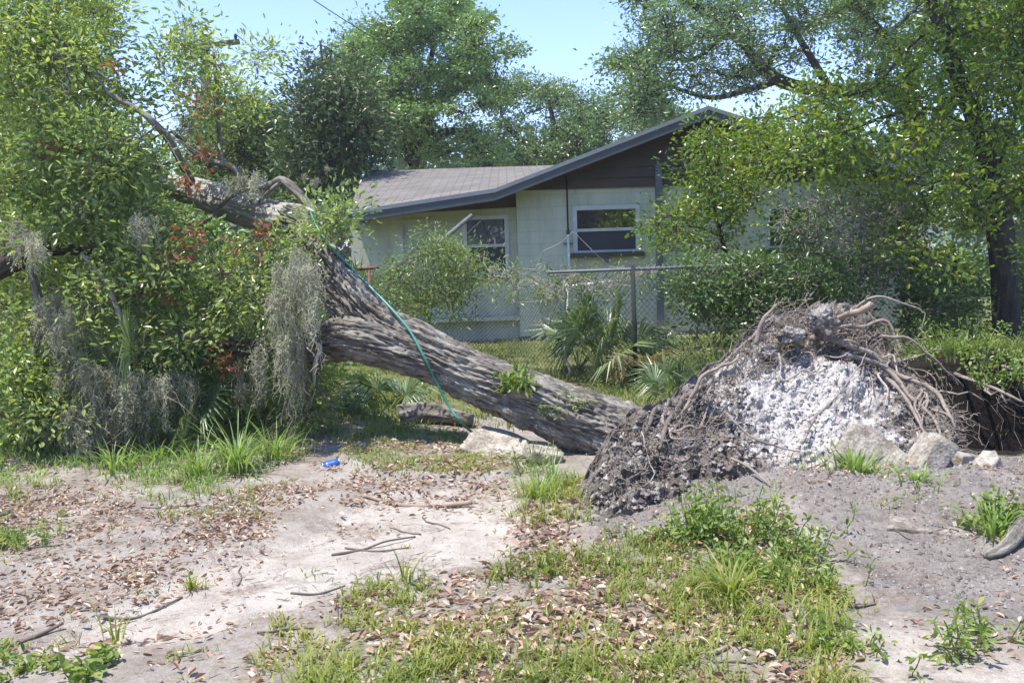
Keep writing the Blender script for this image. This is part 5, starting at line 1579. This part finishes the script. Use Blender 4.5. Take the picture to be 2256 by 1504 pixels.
# blue can
cn = thing('drink_can', 'crushed blue can on the leaf litter left of the grass strip', 'can', G(730, 1034))
b = G(730, 1034) + (0, 0, .04)
ax = np.array((.055, .02, .008))
m_ = MB(); m_.tube([b - ax, b - ax * .4, b + ax * .4, b + ax], [.030, .033, .028, .031], 14, True, disp=gnarl(3, .3)); m_.build('body', M['blue'], cn)
m_ = MB(); m_.tube([b + ax * 1.0, b + ax * 1.14], [.0305, .022], 14); m_.build('lid', M['can'], cn)
m_ = MB(); m_.tube([b - ax * 1.0, b - ax * 1.14], [.0295, .02], 14); m_.build('can_base', M['can'], cn)

# ------------------------------------------------------------------ grass, litter, weeds
rng = np.random.default_rng(321)
def scatter(poly, dens, w=.08, nseed=1, nf=2.2, cut=-.2, sharp=.5):
    poly = np.array(poly)
    lo, hi = np.maximum(poly.min(0), (-9, 2.6)), np.minimum(poly.max(0), (9, 60))
    n = int((hi[0] - lo[0]) * (hi[1] - lo[1]) * dens)
    q = rng.uniform(lo, hi, (n, 2))
    d = smooth(-w, w, poly_dist(q[:, 0], q[:, 1], poly))
    k = smooth(cut, cut + sharp, fbm(xy3(q[:, 0], q[:, 1], nf), 3, nseed))
    q = q[rng.uniform(0, 1, n) < d * k]
    # only what the photograph looks at
    q = q[np.abs(q[:, 0]) < q[:, 1] * .66 + .4]
    return q
def grass(q, h0, h1, w, bend, mb, tone=None):
    n = len(q)
    a = rng.uniform(0, 2 * math.pi, n)
    d = np.stack([np.cos(a), np.sin(a), np.zeros(n)], 1)
    hm = .75 + .5 * vnoise(xy3(q[:, 0], q[:, 1], 1.7), 8)
    h = rng.uniform(h0, h1, n) * hm
    b = np.stack([q[:, 0], q[:, 1], gz(q[:, 0], q[:, 1]) - .004], 1)
    r = np.clip(.15 + .55 * vnoise(xy3(q[:, 0], q[:, 1], 2.3), 4) + rng.normal(0, .17, n), 0, 1)
    mb.blades(b, d, h, rng.uniform(.7, 1.3, n) * w, rng.uniform(bend * .4, bend * 1.5, n), r)
def clumped(q, per, sp):
    k = np.repeat(q, per, 0)
    return k + rng.normal(0, sp, k.shape)
g_ = MB()
grass(clumped(scatter(FRONT, 360, .1, 1, 3.4, -.25, .55), 8, .03), .04, .12, .0065, .75, g_)
grass(clumped(scatter(FRONT, 60, .1, 2, 1.8, -.15, .4), 6, .025), .08, .17, .006, .6, g_)
grass(clumped(scatter(LEFTLOW, 110, .1, 3, 2.4, -.1, .4), 6, .03), .03, .09, .006, .8, g_)
grass(clumped(scatter(STRIP, 230, .06, 4, 3.0, -.35, .5), 6, .03), .03, .08, .006, .8, g_)
MIDL = gp([(0, 1075), (330, 1125), (480, 1100), (640, 1060), (560, 1190), (330, 1200), (100, 1240), (-100, 1240)])
grass(clumped(scatter(MIDL, 130, .1, 5, 2.0, -.25, .5), 6, .03), .03, .10, .006, .8, g_)
UNDER = gp([(690, 905), (880, 875), (1010, 935), (900, 965), (760, 990), (700, 960)])
grass(clumped(scatter(UNDER, 170, .1, 44, 2.4, -.6, .6), 6, .03), .04, .12, .007, .8, g_)
LEFTD = gp([(300, 1230), (560, 1150), (620, 1190), (400, 1290), (200, 1400), (60, 1400)])
grass(clumped(scatter(SAND, 5, .05, 15, 3.0, .1, .3), 9, .025), .03, .08, .005, .8, g_)
grass(clumped(scatter(LEFTD, 24, .05, 15, 3.0, .0, .3), 9, .025), .03, .09, .005, .8, g_)
grass(clumped(scatter(PALE, 10, .05, 25, 2.0, .12, .3), 9, .03), .03, .07, .006, .8, g_)
grass(clumped(scatter(DIRT, 26, .05, 26, 1.8, .0, .3), 9, .03), .03, .08, .006, .8, g_)
tag(g_.build('grass', M['grass'], None, False), 'patchy yellow green grass growing through dead leaves in the foreground', 'grass', kind='stuff')
g_ = MB()
grass(clumped(scatter(LUSH, 165, .25, 6, 3.0, -.4, .7), 7, .04), .035, .13, .0065, .7, g_)
grass(clumped(scatter(gp([(-400, 1000), (-100, 960), (690, 935), (690, 960), (-100, 1000)]), 120, .1, 7, 1.8, -.4, .5), 6, .04), .06, .18, .008, .6, g_)
tag(g_.build('lush_grass', M['grass_lush'], None, False), 'lush green grass along the foot of the fallen crown', 'grass', kind='stuff')
g_ = MB()
YN = [(-3.4, 8.6), (0.2, 7.9), (1.4, 7.6), (2.2, 7.9), (3.2, 9.4), (9, 10), (9, 15.3), (-6, 16), (-6, 9.6)]
grass(clumped(scatter(YN, 75, .2, 9, 1.1, -.55, .5), 7, .05), .05, .13, .009, .7, g_)
grass(clumped(scatter([(2.2, 8.3), (6.5, 8.4), (7.5, 10.4), (3, 10)], 70, .2, 9, 1.1, -.55, .5), 7, .05), .06, .18, .009, .7, g_)
grass(clumped(scatter([(5, 12), (14, 12), (22, 31), (6, 31)], 5, .5, 10, .6, -.6, .5), 8, .12), .08, .2, .02, .6, g_)
tag(g_.build('yard_grass', M['lawn'], None, False), 'short sunny lawn in the back yard between trunk and house', 'grass', kind='stuff')
# leaf litter
l_ = MB()
def litter(q, L0=.026, L1=.062):
    n = len(q)
    a = rng.uniform(0, 2 * math.pi, n)
    d = np.stack([np.cos(a), np.sin(a), rng.normal(.05, .25, n)], 1)
    nn = nrm(rng.normal(0, .5, (n, 3)) + (0, 0, 1.0))
    b = np.stack([q[:, 0], q[:, 1], gz(q[:, 0], q[:, 1]) + rng.uniform(.004, .022, n)], 1)
    l = rng.uniform(L0, L1, n)
    l_.leaves(b, d, nn, l, l * rng.uniform(.28, .5, n), rng.uniform(0, 1, n), 1, .35, .2)
litter(scatter(FRONT, 1500, .1, 31, 2.4, -.5, .6), .022, .062)
for q in LITTER: litter(scatter(q, 1200, .45, 32, 2.4, -.5, .7), .018, .052)
litter(scatter(MIDL, 650, .2, 33, 2.0, -.4, .6), .016, .048); litter(scatter(STRIP, 480, .1, 34, 2.4, -.3, .5)); litter(scatter(LEFTLOW, 480, .1, 35, 2.4, -.3, .5))
litter(scatter(LEFTD, 600, .2, 36, 2.4, -.2, .5), .016, .048); litter(scatter(LUSH, 420, .1, 37, 2.4, -.4, .6), .016, .05); litter(scatter(SAND, 260, .1, 38, 2.4, -.2, .5), .012, .042)
litter(scatter(DIRT, 300, .1, 39, 2.0, -.2, .5), .015, .045); litter(scatter(PALE, 300, .1, 40, 1.7, -.1, .4), .02, .05); litter(scatter(YN, 26, .1, 41, 1.3, -.2, .4))
litter(scatter(gp([(380, 900), (700, 890), (700, 950), (380, 950)]), 260, .1, 42, 1.3, -.3, .4))
tag(l_.build('leaf_litter', M['litter'], None, False), 'curled brown fallen oak leaves strewn over sand and grass', 'leaf litter', kind='stuff')
# soil crumbs and straw bits
s_ = MB()
def crumbs(poly, dens, s0, s1, seed):
    q = scatter(poly, dens, .1, seed, 2.5, -.5, .6)
    n = len(q); s = rng.uniform(s0, s1, n) * rng.uniform(.4, 1, n)
    b = np.stack([q[:, 0], q[:, 1], gz(q[:, 0], q[:, 1])], 1)
    oc = np.array([(1, 0, 0), (0, 1, 0), (-1, 0, 0), (0, -1, 0), (0, 0, 1), (0, 0, -1.)])
    v = b[:, None] + oc[None] * s[:, None, None] * rng.uniform(.6, 1.3, (n, 6, 1))
    f = np.array([(0, 1, 4), (1, 2, 4), (2, 3, 4), (3, 0, 4), (1, 0, 5), (2, 1, 5), (3, 2, 5), (0, 3, 5)])
    s_.add(v.reshape(-1, 3), None, (np.arange(n)[:, None, None] * 6 + f[None]).reshape(-1, 3), rnd=np.repeat(rng.uniform(0, 1, n), 8))
crumbs(DIRT, 1500, .003, .018, 51); crumbs(PALE, 160, .003, .010, 52); crumbs(SAND, 120, .002, .007, 53); crumbs(MIDL, 150, .003, .012, 54)
M['crumb'] = leaf_mat('soil_crumb', [(.12, .10, .085), (.19, .17, .15), (.26, .235, .21), (.36, .33, .30)], 0, .95, .1)
tag(s_.build('soil_crumbs', M['crumb'], None, False), 'loose grey soil crumbs and chips on the bare ground', 'soil', kind='stuff')
s_ = MB()
n = 2600
q = np.concatenate([scatter(SAND, 330, .1, 61, 2.5, -.3, .6), scatter(MIDL, 420, .1, 62, 2.5, -.2, .5), scatter(DIRT, 90, .1, 63, 2.5, -.2, .5), scatter(FRONT, 90, .1, 64, 2.5, -.3, .5)])
a = rng.uniform(0, 2 * math.pi, len(q)); L = rng.uniform(.015, .09, len(q))
A = np.stack([q[:, 0], q[:, 1], gz(q[:, 0], q[:, 1]) + .004], 1); B = A + np.stack([np.cos(a) * L, np.sin(a) * L, rng.uniform(-.004, .012, len(q))], 1)
s_.segs(A, B, .0017, .001)
tag(s_.build('straw_bits', M['twig'], None, False), 'fine straw and twig bits scattered on the ground', 'straw', kind='stuff')

def tuft(seed, loc, n, h, sp, bend, w, label, mt='grass_lush', name='grass_tuft', cat='grass tuft', group='tall grass tufts'):
    rg = np.random.default_rng(seed)
    a = rg.uniform(0, 2 * math.pi, n)
    d = np.stack([np.cos(a), np.sin(a), np.zeros(n)], 1)
    b = np.array(loc) + d * np.abs(rg.normal(0, sp, n))[:, None]
    b[:, 2] = gz(b[:, 0], b[:, 1]) if loc[2] < .25 else loc[2] - .02
    m_ = MB(); m_.blades(b, d, h * rg.uniform(.45, 1.1, n), w * rg.uniform(.7, 1.2, n), rg.uniform(.2, 1, n) * bend * 1.6, np.clip(rg.normal(.5, .22, n), 0, 1), 5)
    tag(recenter(m_.build(name, M[mt], None, False)), label, cat, group)
tuft(1, G(525, 1045), 120, .50, .08, .85, .011, 'tallest arching grass tuft at the edge of the fallen crown')
tuft(2, G(610, 1020), 90, .38, .12, .85, .011, 'leaning grass tuft just right of the tallest tuft')
tuft(3, G(440, 1060), 60, .36, .09, .7, .011, 'low spreading grass tuft left of the tallest tuft')
tuft(4, G(250, 1040), 70, .26, .15, .9, .011, 'soft grass tuft below the grey moss heap')
tuft(5, G(345, 1025), 60, .26, .15, .9, .011, 'small grass tuft between moss and tallest tuft')
tuft(6, G(1185, 1110), 80, .25, .12, .8, .008, 'grass tuft at the left foot of the root plate by the trunk base')
tuft(7, G(1215, 1080), 44, .30, .09, .8, .008, 'grass tuft in front of the small concrete slab')
tuft(8, G(1610, 1330), 80, .27, .05, .8, .010, 'yellowish arching tuft in the foreground grass', 'grass')
tuft(9, G(255, 1400), 14, .26, .03, .6, .007, 'lone grass stalk clump on the sand at the lower left', 'grass')
tuft(10, P(1880, 1040, 5.75) + (0, 0, .04), 130, .22, .13, .75, .013, 'bright grass clump on the soil below the leaning square slab')
tuft(11, G(2020, 1110), 60, .12, .10, .8, .010, 'small grass clump left of the buried slab edge')
tuft(12, G(2190, 1190), 70, .22, .10, .7, .012, 'grass clump by the pale limb at the right edge')
tuft(13, G(890, 1285), 16, .20, .03, .5, .008, 'thin grass sprig at the far edge of the foreground grass', 'grass')
tuft(14, P(1420, 900, 7.2) * (1, 1, 0), 50, .25, .15, .7, .012, 'grass tuft behind the trunk base')
tuft(15, G(420, 1280), 30, .11, .03, .7, .007, 'tiny grass tuft on the middle of the sand', 'grass')
tuft(16, P(2120, 745, 8.9) * (1, 1, 0) + (0, 0, .42), 120, .26, .35, .8, .014, 'grass growing on the far lip of the dark hole')
tuft(17, P(1590, 720, 8.6) * (1, 1, 0), 70, .62, .12, .5, .010, 'tall weedy grass behind the root plate')
def weed(seed, loc, n, h, sp, L, label, wr=.5, mt='weed', group='broadleaf weeds', cat='weed'):
    rg = np.random.default_rng(seed)
    t = thing('weed', label, cat, loc, group)
    s_, f_ = MB(), MB()
    e = []
    for k in range(n):
        a = rg.uniform(0, 2 * math.pi); r = abs(rg.normal(0, sp))
        b = np.array(loc) + (math.cos(a) * r, math.sin(a) * r, 0); 
        if loc[2] < .25: b[2] = float(gz(b[0], b[1]))
        tp = b + np.array((math.cos(a) * h * .35, math.sin(a) * h * .35, h * rg.uniform(.4, 1.1)))
        p = wiggle(rg, b, tp, 5, .15)
        s_.segs(p[:-1], p[1:], .0035, .0025); e += [p[1], p[2], p[3], p[4]]
    leaf_cloud(f_, rg, np.array(e), L * .35, 4, L, wr, 1, .9)
    s_.build('stem', M['weed'], t); f_.build('leaves', M[mt], t, False)
weed(1, G(1530, 1195), 31, .20, .14, 0.040, 'broadleaf weed patch left of centre below the root plate')
weed(2, G(1640, 1190), 36, .22, .16, 0.040, 'broadleaf weed patch in the middle below the root plate')
weed(3, G(1740, 1230), 36, .16, .17, 0.036, 'low weed patch on the slope nearest the grey soil', .4)
weed(4, G(1640, 1270), 33, .13, .18, 0.036, 'low weed patch in front of the broadleaf weeds', .4)
weed(5, G(1790, 1290), 26, .12, .14, 0.032, 'lowest weed patch beside the bare grey soil', .4)
weed(6, G(2190, 1170), 14, .18, .08, 0.045, 'large leaved weed beside the pale limb at the right edge', .6)
weed(7, G(2110, 1440), 8, .14, .05, 0.045, 'single green weed on the pale soil at the lower right', .35)
weed(8, G(2170, 1400), 8, .12, .05, 0.043, 'faint weed behind the single weed at the lower right', .35)
weed(9, G(1850, 1430), 14, .08, .10, 0.032, 'small weeds at the right end of the foreground grass')
weed(10, G(60, 1470), 12, .04, .12, 0.036, 'flat weeds at the lower left corner')
weed(11, G(185, 1480), 9, .07, .06, 0.045, 'flat broad weed on sand near the lower left corner', .6)
weed(12, G(1170, 1050), 16, .2, .08, 0.032, 'leafy weed before the small slab at the trunk base', .4)
weed(13, P(1600, 740, 8.4) * (1, 1, 0), 16, .55, .18, 0.043, 'tall yellowish weeds between fence post and root plate', .35)
weed(14, P(2200, 850, 7.6) * (1, 1, 0) + (0, 0, .3), 31, .3, .3, 0.045, 'leafy weeds hanging over the right side of the dark hole', .5)
weed(15, G(40, 1195), 24, .07, .16, 0.032, 'flat green weed mat on the litter at the left edge')
weed(16, G(560, 930), 31, .18, .3, 0.036, 'weeds in the shade under the fallen crown')
weed(17, G(820, 900), 31, .2, .25, 0.036, 'weeds in the shade beneath the fallen trunk')
weed(18, G(1480, 870), 28, .22, .3, 0.036, 'weeds along the fence foot left of the root plate')
weed(19, P(2130, 770, 8.6) * (1, 1, 0) + (0, 0, .38), 80, .35, .5, 0.045, 'weeds on the far bank above the dark hole', .4)
# roots hanging down the far wall of the hole
hb = thing('root_tangle', 'tangle of dangling roots on the dark far wall of the hole', 'roots', (4.3, 8.3, 0))
fb = MB(); A, B = [], []
rg = np.random.default_rng(66)
for k in range(110):
    a = np.array((rg.uniform(2.9, 6.0), rg.uniform(8.15, 8.5), rg.uniform(.05, .36)))
    b = a + np.array((rg.normal(0, .25), -rg.uniform(.05, .4), -rg.uniform(.1, .6)))
    p = wiggle(rg, a, b, 7, .35); A.append(p[:-1]); B.append(p[1:])
fb.segs(np.concatenate(A), np.concatenate(B), .004, .002)
fb.build('fine_roots', M['twig'], hb)
for k in range(7):
    a = np.array((rg.uniform(2.8, 5.6), 8.5, .35)); b = a + np.array((rg.uniform(-.6, .8), -rg.uniform(.4, 1.0), -rg.uniform(.1, .5)))
    p = wiggle(rg, a, b, 9, .25); m_ = MB(); m_.tube(p, np.linspace(.022, .008, 9), 7, True, disp=gnarl(k, .2)); m_.build('root', M['root'], hb)

# ------------------------------------------------------------------ warm humid air
hm = bpy.data.materials.new('humid_air'); hm.use_nodes = True
hn = hm.node_tree; hn.nodes.clear()
ho = hn.nodes.new('ShaderNodeOutputMaterial'); hv = hn.nodes.new('ShaderNodeVolumePrincipled')
hv.inputs['Color'].default_value = (.93, .96, 1, 1); hv.inputs['Density'].default_value = .0011; hv.inputs['Anisotropy'].default_value = .2
hn.links.new(hv.outputs[0], ho.inputs['Volume'])
h_ = MB(); h_.bx(-520, 520, -320, 930, -3, 24)
tag(h_.build('haze', hm, None, False), kind='stuff')

for o in bpy.data.objects:
    if '_w' in o: del o['_w']
